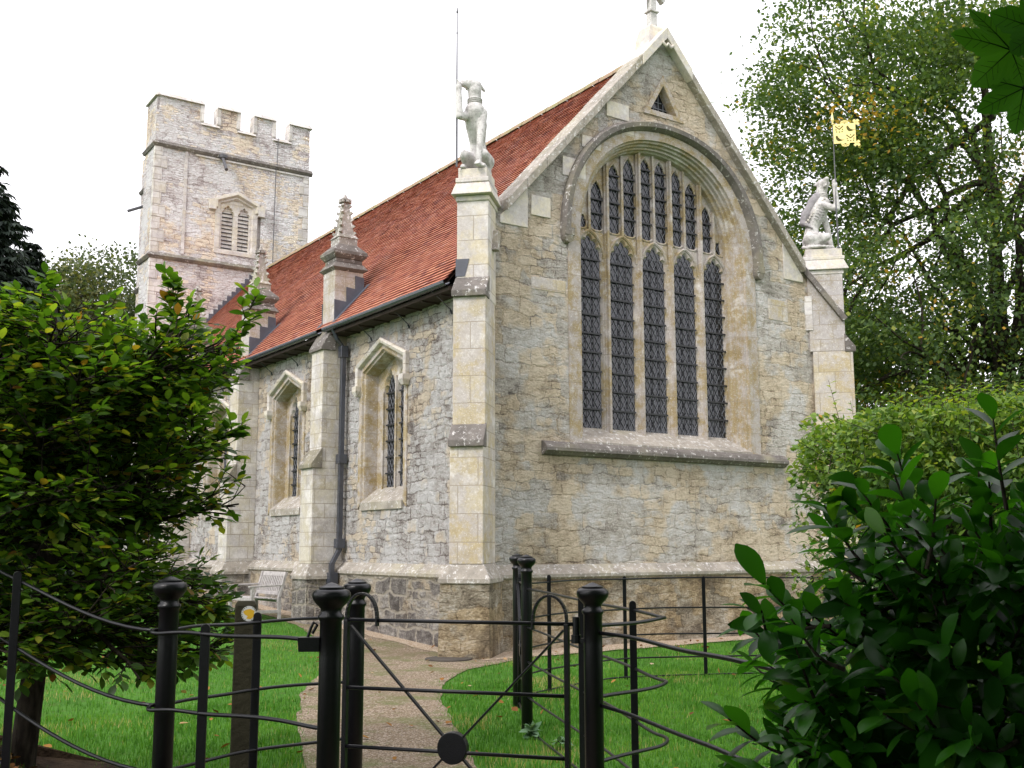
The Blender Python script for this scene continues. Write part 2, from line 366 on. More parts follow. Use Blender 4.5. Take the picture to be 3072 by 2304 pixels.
M['needle'] = leafmat('conifer_needle', [(0, (.010, .020, .014)), (1, (.028, .045, .03))], .15, .7)
M['syc'] = leafmat('sycamore_leaf', [(0, (.03, .12, .012)), (1, (.06, .20, .02))], .55, .5)
M['vein'] = plain('sycamore_vein', (.012, .030, .006), .6, .2, .2, 20, bump=0)
M['grass'] = leafmat('grass_blade', [(0, (.040, .135, .014)), (.6, (.095, .255, .027)), (.93, (.18, .34, .045)), (1, (.36, .33, .13))], .35, .6, .2)
M['litter'] = leafmat('fallen_leaf', [(0, (.10, .045, .018)), (.4, (.22, .10, .03)), (.75, (.36, .19, .05)), (1, (.42, .34, .27))], .1, .8, .1)
M['weed'] = leafmat('weed_leaf', [(0, (.08, .16, .08)), (1, (.16, .26, .15))], .2, .7, .2)

# ================================================================== ground
def sstep(a, b, x):
    t = np.clip((np.asarray(x, float)-a)/(b-a), 0, 1); return t*t*(3-2*t)
def gh(x, y):                                   # ground height
    x = np.asarray(x, float); y = np.asarray(y, float)
    side = .045*np.clip(y-.5, 0, 12)*(1-sstep(.5, 2, x))
    bank = .50*sstep(-7.1, -8.1, x)*sstep(-13.5, -10.5, y)*(1-sstep(-5.0, -1.5, y))
    return side+bank
def GH(x, y): return float(gh(x, y))
def ground_sheet(name, xs, ys, mat, dz=0.0, keep=None, **k):
    X, Y = np.meshgrid(xs, ys); Z = gh(X, Y)+dz
    V = np.stack([X, Y, Z], -1).reshape(-1, 3); nx = len(xs); ny = len(ys)
    i, j = np.meshgrid(np.arange(nx-1), np.arange(ny-1)); a = (j*nx+i).ravel()
    Fq = np.stack([a, a+1, a+nx+1, a+nx], -1)
    if keep is not None:
        c = V[Fq].mean(1); Fq = Fq[keep(c[:, 0], c[:, 1])]
    return np_mesh(name, V, Fq, mat, smooth=True, **k)
def pip(px, py, poly):
    inside = np.zeros(px.shape, bool); n = len(poly)
    for i in range(n):
        x1, y1 = poly[i]; x2, y2 = poly[(i+1) % n]
        if y1 == y2: continue
        c = ((y1 > py) != (y2 > py)) & (px < (x2-x1)*(py-y1)/(y2-y1)+x1)
        inside ^= c
    return inside
xs = np.concatenate([[-400, -120, -50, -30, -20], np.arange(-14, 14.1, .2), [20, 30, 60, 120, 400]])
ys = np.concatenate([[-200, -80, -40, -25], np.arange(-18, 30.1, .2), [40, 60, 100, 200, 500]])
ground_sheet('lawn', xs, ys, M['lawn'], kind='structure')
PATH = [(-8.4, -12.5), (-7.3, -9.9), (-6.55, -8.6), (-5.65, -6.5), (-4.85, -4.5), (-4.0, -2.62), (-3.2, -1.35), (-2.35, .4), (-1.45, 2.6), (-.95, 4.6), (-.8, 6.4), (-1.0, 9.3), (-1.0, 14), (0.1, 14), (.1, -.1),
        (.6, .2), (8.3, .2), (9.2, -.9), (7, -.8), (4.85, -.62), (2.64, -.62), (1.2, -.72), (-.1, -1.15), (-1.24, -1.75), (-2.2, -2.75), (-2.95, -3.9), (-3.75, -5.5), (-4.54, -7.14), (-5.0, -8.4), (-5.75, -10.2), (-6.6, -12.5)]
STRIP = [(-.45, -1.0), (8.6, -.62), (8.6, .1), (-.1, .1), (-.1, 14), (-.5, 14), (-.45, 3)]
def densify(poly, st=.25, jit=.03):
    rr = random.Random(3); o_ = []
    for i in range(len(poly)):
        a = Vector(poly[i]); b = Vector(poly[(i+1) % len(poly)]); n = max(1, int((b-a).length/st))
        for k in range(n):
            p = a.lerp(b, k/n); o_.append((p.x+rr.uniform(-jit, jit), p.y+rr.uniform(-jit, jit)))
    return o_
PATHD = densify(PATH)
def flat_poly(name, poly, mat, dz, **k):
    tris = tessellate_polygon([[Vector((x, y, 0)) for x, y in poly]])
    bm = bmesh.new(); vs = [bm.verts.new((x, y, 0)) for x, y in poly]
    for t in tris:
        try: bm.faces.new([vs[i] for i in t])
        except ValueError: pass
    for _ in range(3):
        es = [e for e in bm.edges if e.calc_length() > .9]
        if es: bmesh.ops.subdivide_edges(bm, edges=es, cuts=1); bmesh.ops.triangulate(bm, faces=bm.faces)
    for v in bm.verts: v.co.z = GH(v.co.x, v.co.y)+dz
    bmesh.ops.recalc_face_normals(bm, faces=bm.faces)
    me = bpy.data.meshes.new(name); bm.to_mesh(me); bm.free()
    if me.polygons[0].normal.z < 0: me.flip_normals()
    me.materials.append(mat); o = bpy.data.objects.new(name, me); COL.objects.link(o); return tag(o, **k)
flat_poly('path', PATHD, M['gravel'], .012, kind='structure')
flat_poly('path', densify(STRIP, .3, .05), M['gravel2'], .018, kind='structure')
SOIL = [(-12, -12), (-12, -5.6), (-8, -5.1), (-7.2, -5.2), (-6.9, -5.4), (-6.65, -5.9), (-6.5, -6.6), (-6.6, -7.6), (-6.75, -9.2), (-7.6, -10.4), (-8.2, -12)]
flat_poly('bare_soil', densify(SOIL, .3, .12), M['soil'], .022, kind='structure')
mb = MB(); mb.lathe([(.0, 0), (.34, 0), (.34, .018), (.31, .024), (.0, .026)], (-.83, -.55, .012), 28)
mb.build('drain_cover', plain('cover_iron', (.075, .065, .055), .8, .3, .3, 12), label='round brown drain cover set in the gravel path by the church corner', cat='drain cover')

# ================================================================== church
XC = 4.1; WD = 8.2; RZ = 10.92
church = empty('church', label='old stone church with red tiled roof, great gable window and battlemented tower', cat='church')
def wall_grid(name, O, U, u0, u1, v0, v1, st, keep, mat, nrm_flip=False, parent=church, **k):
    nu = int(round((u1-u0)/st))+1; nv = int(round((v1-v0)/st))+1
    u = np.linspace(u0, u1, nu); v = np.linspace(v0, v1, nv); UU, VV = np.meshgrid(u, v)
    O = np.array(O, float); U = np.array(U, float)
    V = O+UU[..., None]*U+VV[..., None]*np.array([0, 0, 1.0]); V = V.reshape(-1, 3)
    i, j = np.meshgrid(np.arange(nu-1), np.arange(nv-1)); a = (j*nu+i).ravel()
    Fq = np.stack([a, a+1, a+nu+1, a+nu], -1)
    cu = UU.ravel()[Fq].mean(1); cv = VV.ravel()[Fq].mean(1)
    Fq = Fq[keep(cu, cv)]
    if nrm_flip: Fq = Fq[:, ::-1]
    used = np.unique(Fq); mp = np.zeros(len(V), int); mp[used] = np.arange(len(used))
    return np_mesh(name, V[used], mp[Fq], mat, parent=parent, smooth=True, **k)
def arch_h(u, a, h):                            # height over springing of a slightly pointed arch
    t = np.clip(np.abs(u)/a, 0, 1); return h*(.955*np.sqrt(np.clip(1-t**2.45, 0, 1))+.045*(1-t))
SPR = 7.05
def in_arch(u, v, a, h, sill): return (np.abs(u-XC) < a) & (v > sill) & (v < SPR+np.where(np.abs(u-XC) < a, arch_h(u-XC, a, h), 0))
GS = 1.102
def keep_gable(u, v):
    k = (v < 11.2-GS*np.abs(u-XC)) & ~in_arch(u, v, 2.15, 2.08, 3.25)
    tri = (v > 9.56) & (v < 10.2-(np.abs(u-XC)/.42)*.72+.0); return k & ~tri
wall_grid('gable_wall', (0, 0, 0), (1, 0, 0), -.05, WD+.05, 1.22, 11.25, .028, keep_gable, M['rub_gable'])
wall_grid('plinth', (0, -.13, 0), (1, 0, 0), .1, WD-.1, -.1, 1.17, .03, lambda u, v: u > -9, M['rub_plinth_e'])
WINY = [3.21, 7.64, 12.1, 16.6]; BUTY = [5.07, 9.66, 14.25]
def keep_side(u, v):
    k = np.ones(u.shape, bool)
    for c in WINY:
        a = np.abs(u-c); k &= ~((a < .88) & (v > 2.35) & (v < 5.285-a*.405))
    return k
wall_grid('side_wall', (0, 0, 0), (0, 1, 0), -.05, 13.0, 1.22, 5.95, .032, keep_side, M['rub_side'], nrm_flip=True)
wall_grid('side_wall', (0, 0, 0), (0, 1, 0), 13.0, 20.6, 1.22, 5.95, .09, keep_side, M['rub_side'], nrm_flip=True)
wall_grid('plinth', (-.13, 0, 0), (0, 1, 0), .1, 13, -.1, 1.17, .032, lambda u, v: u > -9, M['rub_plinth'], nrm_flip=True)
wall_grid('plinth', (-.13, 0, 0), (0, 1, 0), 13, 20.6, -.1, 1.17, .09, lambda u, v: u > -9, M['rub_plinth'], nrm_flip=True)
mb = MB(); mb.box(.55, WD-.12, .55, 20.4, -.2, 5.9); mb.build('wall_core', M['black'], church)   # solid body behind the facing
# far side wall and the body of the gable
mb = MB(); mb.box(WD-.1, WD, .1, 20.4, -.1, 5.9)
mb.hexa([(0.1, .55, 5.8), (WD-.1, .55, 5.8), (WD-.1, .7, 5.8), (.1, .7, 5.8)], [(XC-.05, .55, 10.7), (XC+.05, .55, 10.7), (XC+.05, .7, 10.7), (XC-.05, .7, 10.7)])
mb.build('far_wall', M['ash_grey'], church)
# plinth mouldings
mb = MB()
pr_ = [(.13, 1.10), (.165, 1.13), (.165, 1.18), (.12, 1.22), (.05, 1.27), (.0, 1.33), (-.03, 1.33)]
nseg = 60
for (d0, z0), (d1, z1) in zip(pr_, pr_[1:]):
    A = []; B = []
    for i in range(nseg+1):
        x = .1+(WD-.2)*i/nseg; j = .008*mnoise.noise((x*3, z0*9, 1)); A.append((x, -d0+j, z0)); B.append((x, -d1+.008*mnoise.noise((x*3, z1*9, 1)), z1))
    mb.strip(A, B)
    A = []; B = []
    for i in range(nseg*2+1):
        y = .1+20.3*i/(nseg*2); A.append((-d0+.01*mnoise.noise((y*3, z0*9, 5)), y, z0)); B.append((-d1+.01*mnoise.noise((y*3, z1*9, 5)), y, z1))
    mb.strip(B, A)
mb.build('plinth_moulding', M['trim_mid'], church)

# ---- east window
def arch_path(a, h, y, zb, n=40):
    pts = [(XC-a, y, zb+(SPR-zb)*i/6) for i in range(6)]
    for i in range(n+1):
        th = math.pi*(1-i/n); u = a*math.cos(th); pts.append((XC+u, y, SPR+float(arch_h(np.array(u), a, h))))
    pts += [(XC+a, y, SPR-(SPR-zb)*i/6) for i in range(1, 7)]
    return pts
def loft_arch(mb, prof, zb):
    P = [arch_path(a, h, y, zb if zb > 5 else 3.33+max(0, y)*.62) for a, h, y in prof]
    for A, B in zip(P, P[1:]): mb.strip(B, A)
mb = MB()
loft_arch(mb, [(2.28, 2.20, .03), (2.28, 2.20, -.018), (2.02, 1.99, -.018), (2.01, 1.98, .03), (1.965, 1.95, .04), (1.955, 1.94, .10), (1.915, 1.91, .115), (1.90, 1.90, .17),
               (1.86, 1.87, .18), (1.85, 1.865, .235), (1.80, 1.84, .26), (1.79, 1.83, .36), (1.76, 1.81, .38), (1.76, 1.81, .50)], 3.3)
ew = mb.build('east_window', M['ash_window'], church)
mb = MB()
for i in range(5):                                # individual sloping sill stones
    x0 = XC-2.04+i*.816; x1 = x0+.814
    mb.hexa([(x0, .5, 3.2), (x0, -.03, 3.2), (x1, -.03, 3.2), (x1, .5, 3.2)], [(x0, .5, 3.73), (x0, -.03, 3.36), (x1, -.03, 3.36), (x1, .5, 3.73)])
build_pieces(mb, 'sill_stone', M['trim_mid'], ew)
mb = MB()
pr_ = [(-.0, 3.335), (.05, 3.325), (.12, 3.27), (.15, 3.22), (.15, 3.17), (.11, 3.15), (.06, 3.11), (-.02, 3.09)]
lo = [(XC-2.86, -d, z) for d, z in pr_]; hi = [(XC+2.90, -d, z) for d, z in pr_]
mb.hexa(lo, hi); mb.build('string_course', M['trim_dark'], church)
# hood mould with stops
mb = MB()
P = [arch_path(a, h, y, 6.85) for a, h, y in [(2.43, 2.31, .02), (2.44, 2.32, -.07), (2.40, 2.28, -.15), (2.30, 2.20, -.14), (2.25, 2.16, -.06), (2.22, 2.14, .02)]]
P = [[p for p in q if p[2] >= 6.84] for q in P]
for A, B in zip(P, P[1:]): mb.strip(B, A)
for sx in (-1, 1):
    cx_ = XC+sx*2.33
    for k in range(10):
        a0 = math.pi*k/10; a1 = math.pi*(k+1)/10
        mb.hexa([(cx_, .02, 6.86), (cx_-.1*math.cos(a0), .02, 6.86-.13*math.sin(a0)), (cx_-.1*math.cos(a1), .02, 6.86-.13*math.sin(a1))],
                [(cx_, -.15, 6.86), (cx_-.1*math.cos(a0), -.13, 6.86-.13*math.sin(a0)), (cx_-.1*math.cos(a1), -.13, 6.86-.13*math.sin(a1))])
    mb.box(cx_-.1, cx_+.1, -.15, .02, 6.86, 6.99)
mb.build('hood_mould', M['trim_dark'], ew)
mb = MB()
for sx in (-1, 1): mb.box(min(XC+sx*2.04, XC+sx*2.27), max(XC+sx*2.04, XC+sx*2.27), -.014, .4, 3.2, 3.45)
build_pieces(mb, 'sill_stone', M['ash_window'], ew)
# tracery
PIT = .770; GL = .53
def light_outline(xc, w, zb, zs, za, foil=True, d=0.0, n=60, depth=.055):
    """outline of a light: bottom-left, up, cusped pointed head, down"""
    hw = w/2+d; pts = [(xc-hw, zb-d), (xc-hw, zs)]
    H = za+d-zs; r = (hw*hw+H*H)/(2*hw)
    tot = math.asin(min(1, H/r))
    arc = []
    for i in range(1, n//2+1):
        a = tot*i/(n//2); arc.append((xc-hw+r*(1-math.cos(a)), zs+r*math.sin(a)))
    full = arc+[(2*xc-x, z) for x, z in reversed(arc[:-1])]
    if foil:
        N = len(full); res = []
        for i, (x, z) in enumerate(full):
            t = (i+1)/(N+1); c = 1-abs(math.sin(5*math.pi*t)); k = depth*w/.5*(c**1.5)*(1 if .08 < t < .92 else 0)
            dx, dz = xc-x, (zs+H*.25)-z; L_ = math.hypot(dx, dz); res.append((x+dx/L_*k, z+dz/L_*k))
        full = res
    return pts+full+[(xc+hw, zs), (xc+hw, zb-d)]
def plate(mb, outer, holes, y0, y1, hb=None, axis='y', sgn=1):
    """plate with holes: front (y0) holes larger, back holes hb smaller -> chamfered openings"""
    def P(p, y): return (p[0], y, p[1]) if axis == 'y' else (y, p[0], p[1])
    loops = [[Vector((x, z, 0)) for x, z in outer]]+[[Vector((x, z, 0)) for x, z in h] for h in holes]
    flat = [p for l_ in loops for p in l_]
    for t in tessellate_polygon(loops):
        a, b, c = [flat[i] for i in t]
        cr = (b-a).cross(c-a).z
        q = (a, b, c) if (cr > 0) == (sgn > 0) else (a, c, b)
        mb.face([P((p.x, p.y), y0) for p in q])
    for h, g in zip(holes, hb or holes):
        n = len(h)
        for i in range(n):
            j = (i+1) % n; mb.face([P(h[i], y0), P(h[j], y0), P(g[j], y1), P(g[i], y1)])
def inset(poly, d):                                # move hole outline inward a little
    n = len(poly); cx_ = sum(p[0] for p in poly)/n; res = []
    for i in range(n):
        a = Vector(poly[i-1]); b = Vector(poly[(i+1) % n]); t = (b-a); 
        if t.length < 1e-9: res.append(poly[i]); continue
        nn = Vector((-t.y, t.x)).normalized(); p = Vector(poly[i]); q = p+nn*d
        # outline runs up the left side then over: inward is to the right of travel
        q = p-nn*d; res.append((q.x, q.y))
    return res
tr = MB(); panes = []; YF, YB = .29, .385
a_in, h_in = 1.81, 1.84
def top_at(x): return SPR+float(arch_h(np.array(x-XC), a_in, h_in))
for k in range(5):
    xc_ = XC+(k-2)*PIT; x0 = xc_-PIT/2+.035; x1 = xc_+PIT/2-.035
    # main light head plate
    fr = light_outline(xc_, GL, 3.60, 6.72, 7.10, d=.035)
    bk = light_outline(xc_, GL, 3.60, 6.72, 7.10, d=-.0)
    plate(tr, [(x0, 3.50), (x0, 7.18), (x1, 7.18), (x1, 3.50)][::-1], [fr], YF+.05, YB, [bk])
    panes.append((light_outline(xc_, GL, 3.60, 6.72, 7.10, foil=False), xc_, GL, 3.70, 7.10))
    # pair of upper lights
    for sx in (-1, 1):
        w_ = .29; xl = xc_+sx*.187
        za = min(top_at(xl-.08), top_at(xl+.08))-.085
        if k in (0, 4) and sx == (k-2)/2: za = top_at(xl)-.12
        outer_e = xl+sx*.11
        zs_ = max(7.30, za-.22)
        fr = light_outline(xl, w_, 7.24, zs_, za, d=.008, depth=.05, n=40); bk = light_outline(xl, w_, 7.24, zs_, za, depth=.05, n=40)
        xa, xb = (xc_-.01, x1) if sx > 0 else (x0, xc_+.01)
        topz = [(xa+(xb-xa)*i/6, top_at(xa+(xb-xa)*i/6)+.03) for i in range(7)]
        plate(tr, [(xa, 7.18), (xb, 7.18)]+topz[::-1], [fr], YF+.07, YB, [bk])
        panes.append((light_outline(xl, w_, 7.24, zs_, za, foil=False, n=40), xl, w_, 7.26, za))
    # raised arch rib over main light, and sub mullion rib
    rib = light_outline(xc_, GL+.13, 6.5, 6.72, 7.19, foil=False)[1:-1]
    tr.tube([(x, YF+.05, z) for x, z in rib], .032, 6)
    tr.bar((xc_, YF+.06, 7.2), (xc_, YF+.06, top_at(xc_)), .05, .07, up=(0, -1, 0))
    for sx in (-1, 1):                             # little feet arches under the upper lights
        xl = xc_+sx*.183
        tr.tube([(xl+.13*math.cos(a), YF+.06, 7.26-.06*math.sin(a)) for a in [math.pi*i/8 for i in range(9)]], .02, 6)
        ru = light_outline(xl, .29, 7.3, max(7.36, min(top_at(xl-.10), top_at(xl+.10))-.34), min(top_at(xl-.10), top_at(xl+.10))-.04, foil=False, n=20)[1:-1]
        tr.tube([(x, YF+.07, z) for x, z in ru], .02, 6)
def mull(mb, x, zb, zt, wf=.045, wb=.19, yf=YF-.03, yb=YB+.01):
    q = [(x-wb/2, yb), (x-wb/2+.02, yb-.05), (x-wf/2-.03, yf+.055), (x-wf/2-.01, yf+.045), (x-wf/2, yf), (x+wf/2, yf), (x+wf/2+.01, yf+.045), (x+wf/2+.03, yf+.055), (x+wb/2-.02, yb-.05), (x+wb/2, yb)]
    mb.hexa([(a, b, zb) for a, b in q], [(a, b, zt) for a, b in q])
for k in (-1.5, -.5, .5, 1.5):
    x = XC+k*PIT; mull(tr, x, 3.45, 6.75); mull(tr, x, 6.75, top_at(x)+.02, wf=.045, wb=.10)
tr.build('tracery', M['ash_window'], ew)
def clip_inside(outline, pts):
    px = np.array([p[0] for p in pts]); pz = np.array([p[1] for p in pts]); return pip(px, pz, outline)
def glaze(mb_g, mb_l, mb_b, outline, xc_, w_, zb, zt, plane, axis='y', dw=.125, dh=.20, bars=True, sgn=1, bar_step=.335, z_off=0.0):
    def P(x, y, z): return (x, y, z) if axis == 'y' else (y, x, z)
    if sgn > 0: pts = outline
    else: pts = outline[::-1]
    mb_g.face([P(x, plane, z) for x, z in pts])
    pl = plane-.012 if axis == 'y' else plane-.012
    n = int((zt-zb+w_*dh/dw)/dh)+3
    for s_ in (1, -1):
        for i in range(-n, n+2):
            # line z = z0 + s*(dh/dw)*(x-xc)
            z0 = zb+i*dh; seg = []
            N = 40; xsn = np.linspace(xc_-w_/2, xc_+w_/2, N); zsn = z0+s_*(dh/dw)*(xsn-xc_)
            ins = pip(xsn, zsn, outline); idx = np.nonzero(ins)[0]
            if len(idx) > 1:
                a, b = idx[0], idx[-1]
                mb_l.bar(P(xsn[a], pl, zsn[a]), P(xsn[b], pl, zsn[b]), .0075, .010, up=P(0, 1, 0) if axis == 'y' else (1, 0, 0))
    if bars:
        z = zb+.28+z_off
        while z < zt-.12:
            xsn = np.linspace(xc_-w_/2, xc_+w_/2, 30); ins = pip(xsn, np.full(30, z), outline); idx = np.nonzero(ins)[0]
            if len(idx) > 1: mb_b.bar(P(xsn[idx[0]]-.008, pl-.03, z), P(xsn[idx[-1]]+.008, pl-.03, z), .020, .030)
            z += bar_step
g, l_, b_ = MB(), MB(), MB()
for ol, xc_, w_, zb, zt in panes: glaze(g, l_, b_, ol, xc_, w_, zb, zt, .388, bar_step=.335 if w_ > .3 else .26)
for ol, xc_, w_, zb, zt in panes[::3]:
    for dx in (-.085, .085): b_.bar((xc_+dx, .365, zb), (xc_+dx, .365, zt-.22), .010, .010, up=(1, 0, 0))
g.build('pane', M['glass'], ew); l_.build('lead_lattice', M['lead_came'], ew); b_.build('saddle_bars', M['darkmetal'], ew)
# little triangular gable window
mb = MB()
T0 = [(XC-.50, 9.52), (XC+.50, 9.52), (XC, 10.36)]; T1 = [(XC-.33, 9.62), (XC+.33, 9.62), (XC, 10.16)]; T2 = [(XC-.30, 9.63), (XC+.30, 9.63), (XC, 10.13)]
for y0, y1, A, B in ((.03, -.02, T0, T0), (-.02, -.02, T0, T1), (-.02, .16, T1, T2)):
    for i in range(3):
        j = (i+1) % 3; mb.face([(A[i][0], y0, A[i][1]), (A[j][0], y0, A[j][1]), (B[j][0], y1, B[j][1]), (B[i][0], y1, B[i][1])][::-1])
tw_ = mb.build('gable_window', M['ash_window'], church)
mb = MB(); mb.face([(p[0], .16, p[1]) for p in T2]); mb.build('pane', M['glass'], tw_)
mb = MB()
for x in (-.12, 0, .12): mb.bar((XC+x, .14, 9.65), (XC+x, .14, 10.05-abs(x)*1.5), .012, .012, up=(1, 0, 0))
for z in (9.75, 9.87): mb.bar((XC-.2+(z-9.75), .14, z), (XC+.2-(z-9.75), .14, z), .012, .012)
mb.build('window_bars', M['lead_came'], tw_)
# pale replaced blocks and yellow blocks set in the gable facing
mb = MB()
for x, z, w_, h_ in ((2.72, 9.25, .52, .30), (2.15, 8.55, .42, .22), (1.72, 7.95, .5, .34), (3.05, 8.98, .3, .2), (1.05, 7.12, .40, .35)):
    mb.box(x, x+w_, -.022, .03, z, z+h_)
build_pieces(mb, 'stone_block', M['newstone'], church, bevel=.008)
mb = MB()
for x, z, w_, h_ in ((1.05, 5.85, .72, .22), (6.75, 6.0, .55, .42)):
    mb.box(x, x+w_, -.008, .03, z, z+h_)
build_pieces(mb, 'stone_block', M['ash_yel'], church, bevel=.012)

# ---- coping of the gable
mb = MB()
for sx in (-1, 1):
    n = 9; x_end = 3.62
    for i in range(n):
        u0 = x_end*i/n; u1 = x_end*(i+1)/n-.006; dz = .006*math.sin(i*2.7)
        def q(u, top): return 11.05-GS*u+(.20 if top else 0)+dz
        A = [(XC+sx*u, y, q(u, t)) for u, y, t in ((u0, -.16, 0), (u0, -.16, .9), (u0, .40, .9), (u0, .40, 0))]
        B = [(XC+sx*u, y, q(u, t)) for u, y, t in ((u1, -.16, 0), (u1, -.16, .9), (u1, .40, .9), (u1, .40, 0))]
        if sx > 0: mb.hexa(A, B)
        else: mb.hexa(B, A)
build_pieces(mb, 'coping_stone', M['trim_mid'], church, bevel=.012)
mb = MB()                                            # newer stones at the top and the kneeler stones
for sx in (-1, 1):
    u0, u1 = 0.0, .62
    A = [(XC+sx*u0, y, z) for y, z in ((-.175, 11.045), (-.175, 11.27), (.42, 11.27), (.42, 11.045))]
    B = [(XC+sx*u1, y, z-GS*u1) for y, z in ((-.175, 11.045), (-.175, 11.265), (.42, 11.265), (.42, 11.045))]
    mb.hexa(A, B) if sx > 0 else mb.hexa(B, A)
for s0, s1 in ((.42, .98), (7.22, 7.78)):
    zl = 11.05-GS*abs(s0-XC); zr_ = 11.05-GS*abs(s1-XC)
    mb.hexa([(s0, -.02, min(zl, zr_)-.12), (s1, -.02, min(zl, zr_)-.12), (s1, .3, min(zl, zr_)-.12), (s0, .3, min(zl, zr_)-.12)], [(s0, -.02, zl), (s1, -.02, zr_), (s1, .3, zr_), (s0, .3, zl)])
mb.tube([(XC-.14, -.17, 10.93), (XC-.06, -.19, 10.86), (XC, -.17, 10.93), (XC+.06, -.19, 10.86), (XC+.14, -.17, 10.93)], .035, 6)
build_pieces(mb, 'coping_stone', M['newstone'], church, bevel=.01)
# cross on the gable
mb = MB(); CY = .26
def sq(hx, hy, z): return [(XC-hx, CY-hy, z), (XC+hx, CY-hy, z), (XC+hx, CY+hy, z), (XC-hx, CY+hy, z)]
mb.hexa(sq(.30, .22, 10.6), sq(.26, .20, 11.12)); mb.hexa(sq(.26, .20, 11.12), sq(.20, .16, 11.36)); mb.hexa(sq(.20, .16, 11.36), sq(.15, .13, 11.42))
cr_ = mb.build('gable_cross', M['newstone'], church, bevel=.012)
mb = MB()
mb.hexa(sq(.085, .07, 11.40), sq(.06, .055, 12.75)); mb.box(XC-.11, XC+.11, CY-.1, CY+.1, 11.72, 11.76)
for sx in (-1, 1):
    def pa(x, z0, z1, d): return [(XC+sx*x, CY-d, z0), (XC+sx*x, CY+d, z0), (XC+sx*x, CY+d, z1), (XC+sx*x, CY-d, z1)][::sx]
    mb.hexa(pa(.04, 12.08, 12.2, .055), pa(.16, 12.08, 12.2, .055)); mb.hexa(pa(.16, 12.08, 12.2, .055), pa(.27, 11.98, 12.30, .06)); mb.hexa(pa(.27, 11.98, 12.30, .06), pa(.32, 12.05, 12.23, .05))
mb.build('cross_arms', M['statue'], cr_, bevel=.01)

# ---- roof
SL = 1.13; EX = -.36
def roof_z(x): return RZ-SL*(XC-x)
mb = MB(); rt = random.Random(11)
L_s = math.hypot(XC-EX, RZ-roof_z(EX)); nrow = 66; tx, tz = (XC-EX)/L_s, (RZ-roof_z(EX))/L_s; nx_, nz_ = -tz, tx
Y0, Y1 = .40, 20.5; tw = .165; ncol = int((Y1-Y0)/tw); g_ = L_s/nrow
for r_ in range(nrow):
    off = (r_ % 2)*tw/2; sag = .0
    for c_ in range(ncol+1):
        y0 = Y0+c_*tw-off; y1 = y0+tw-.004
        y0 = max(y0, Y0); y1 = min(y1, Y1)
        if y1-y0 < .02: continue
        lift = .031+rt.uniform(-.002, .003); j = rt.uniform(-.004, .004); tl = rt.uniform(-.0015, .0015)
        s0 = r_*g_+j-.012; s1 = (r_+1)*g_+.02
        wav = .02*math.sin(y0*.9+r_*.13)*math.sin(r_*.09)
        def pt(s_, h, y): return (EX+tx*s_+nx_*(h+wav), y, roof_z(EX)+tz*s_+nz_*(h+wav))
        a, b = pt(s0, lift+tl, y0), pt(s0, lift-tl, y1); c2, d2 = pt(s1, .004, y1), pt(s1, .004, y0)
        e, f_ = pt(s0+.004, lift+tl-.013, y0), pt(s0+.004, lift-tl-.013, y1); g1_, g2_ = pt(s0+.10, .0, y0), pt(s0+.10, .0, y1)
        v_ = min(1, max(0, rt.gauss(.5, .23)))
        mb.mesh([a, b, c2, d2, e, f_, g1_, g2_], [(0, 3, 2, 1), (0, 1, 5, 4), (4, 5, 7, 6)], v_+.001)
roof = mb.build('roof', M['tile'], church)
mb = MB()                                            # far slope and the under-roof
mb.face([(XC, Y0, RZ-.02), (XC, Y1, RZ-.02), (2*XC-EX, Y1, roof_z(EX)-.02), (2*XC-EX, Y0, roof_z(EX)-.02)])
mb.face([(XC, Y0, RZ-.03), (EX+.03, Y0, roof_z(EX)-.03), (EX+.03, Y1, roof_z(EX)-.03), (XC, Y1, RZ-.03)])
mb.build('roof_boarding', M['timber_eaves'], roof)
mb = MB(); y = .35; k = 0
while y < 20.5:
    L2 = .45
    pts = [(XC+.17*math.cos(a), RZ-.10+.16*math.sin(a)) for a in [math.pi*i/8 for i in range(9)]]
    e_ = .006*(k % 2)
    mb.strip([(x, y, z+e_) for x, z in pts], [(x, min(y+L2-.012, 20.5), z+e_) for x, z in pts]); y += L2; k += 1
mb.build('ridge_tiles', M['ridge'], roof, smooth=True)
# eaves soffit, gutter
mb = MB(); mb.box(EX-.0, .06, .3, 20.4, 5.70, 5.76)
y = .6
while y < 20.3: mb.box(EX+.03, .05, y, y+.05, 5.675, 5.70); y += .6
mb.build('eaves', M['timber_eaves'], church)
mb = MB(); gsegs = [(.30, 4.95), (5.22, 9.52), (9.85, 14.05), (14.45, 20.4)]
for (a, b) in gsegs:
    pts = [(-.405+.062*math.cos(t), 5.83+.062*math.sin(t)) for t in [math.pi+math.pi*i/8 for i in range(9)]]
    pts2 = [(-.405+.05*math.cos(t), 5.83+.05*math.sin(t)) for t in [math.pi+math.pi*i/8 for i in range(9)]]
    mb.strip([(x, b, z) for x, z in pts], [(x, a, z) for x, z in pts]); mb.strip([(x, a, z) for x, z in pts2], [(x, b, z) for x, z in pts2])
    mb.bar((-.467, a, 5.835), (-.467, b, 5.835), .014, .016)

    y = a+.5
    while y < b: mb.tube([(-.40, y, 5.77), (-.22, y, 5.66), (-.02, y, 5.50)], .010, 5); mb.tube([(-.03, y, 5.50), (0, y, 5.44)], .018, 5); y += 1.45
mb.v = [v for v in mb.v]
mb.build('gutter', M['gutter'], church)

# ---- dressed corner and eave infill
mb = MB(); mb.box(.05, .14, .1, 20.4, 5.5, 5.97); mb.build('wall_head', M['timber_eaves'], church)

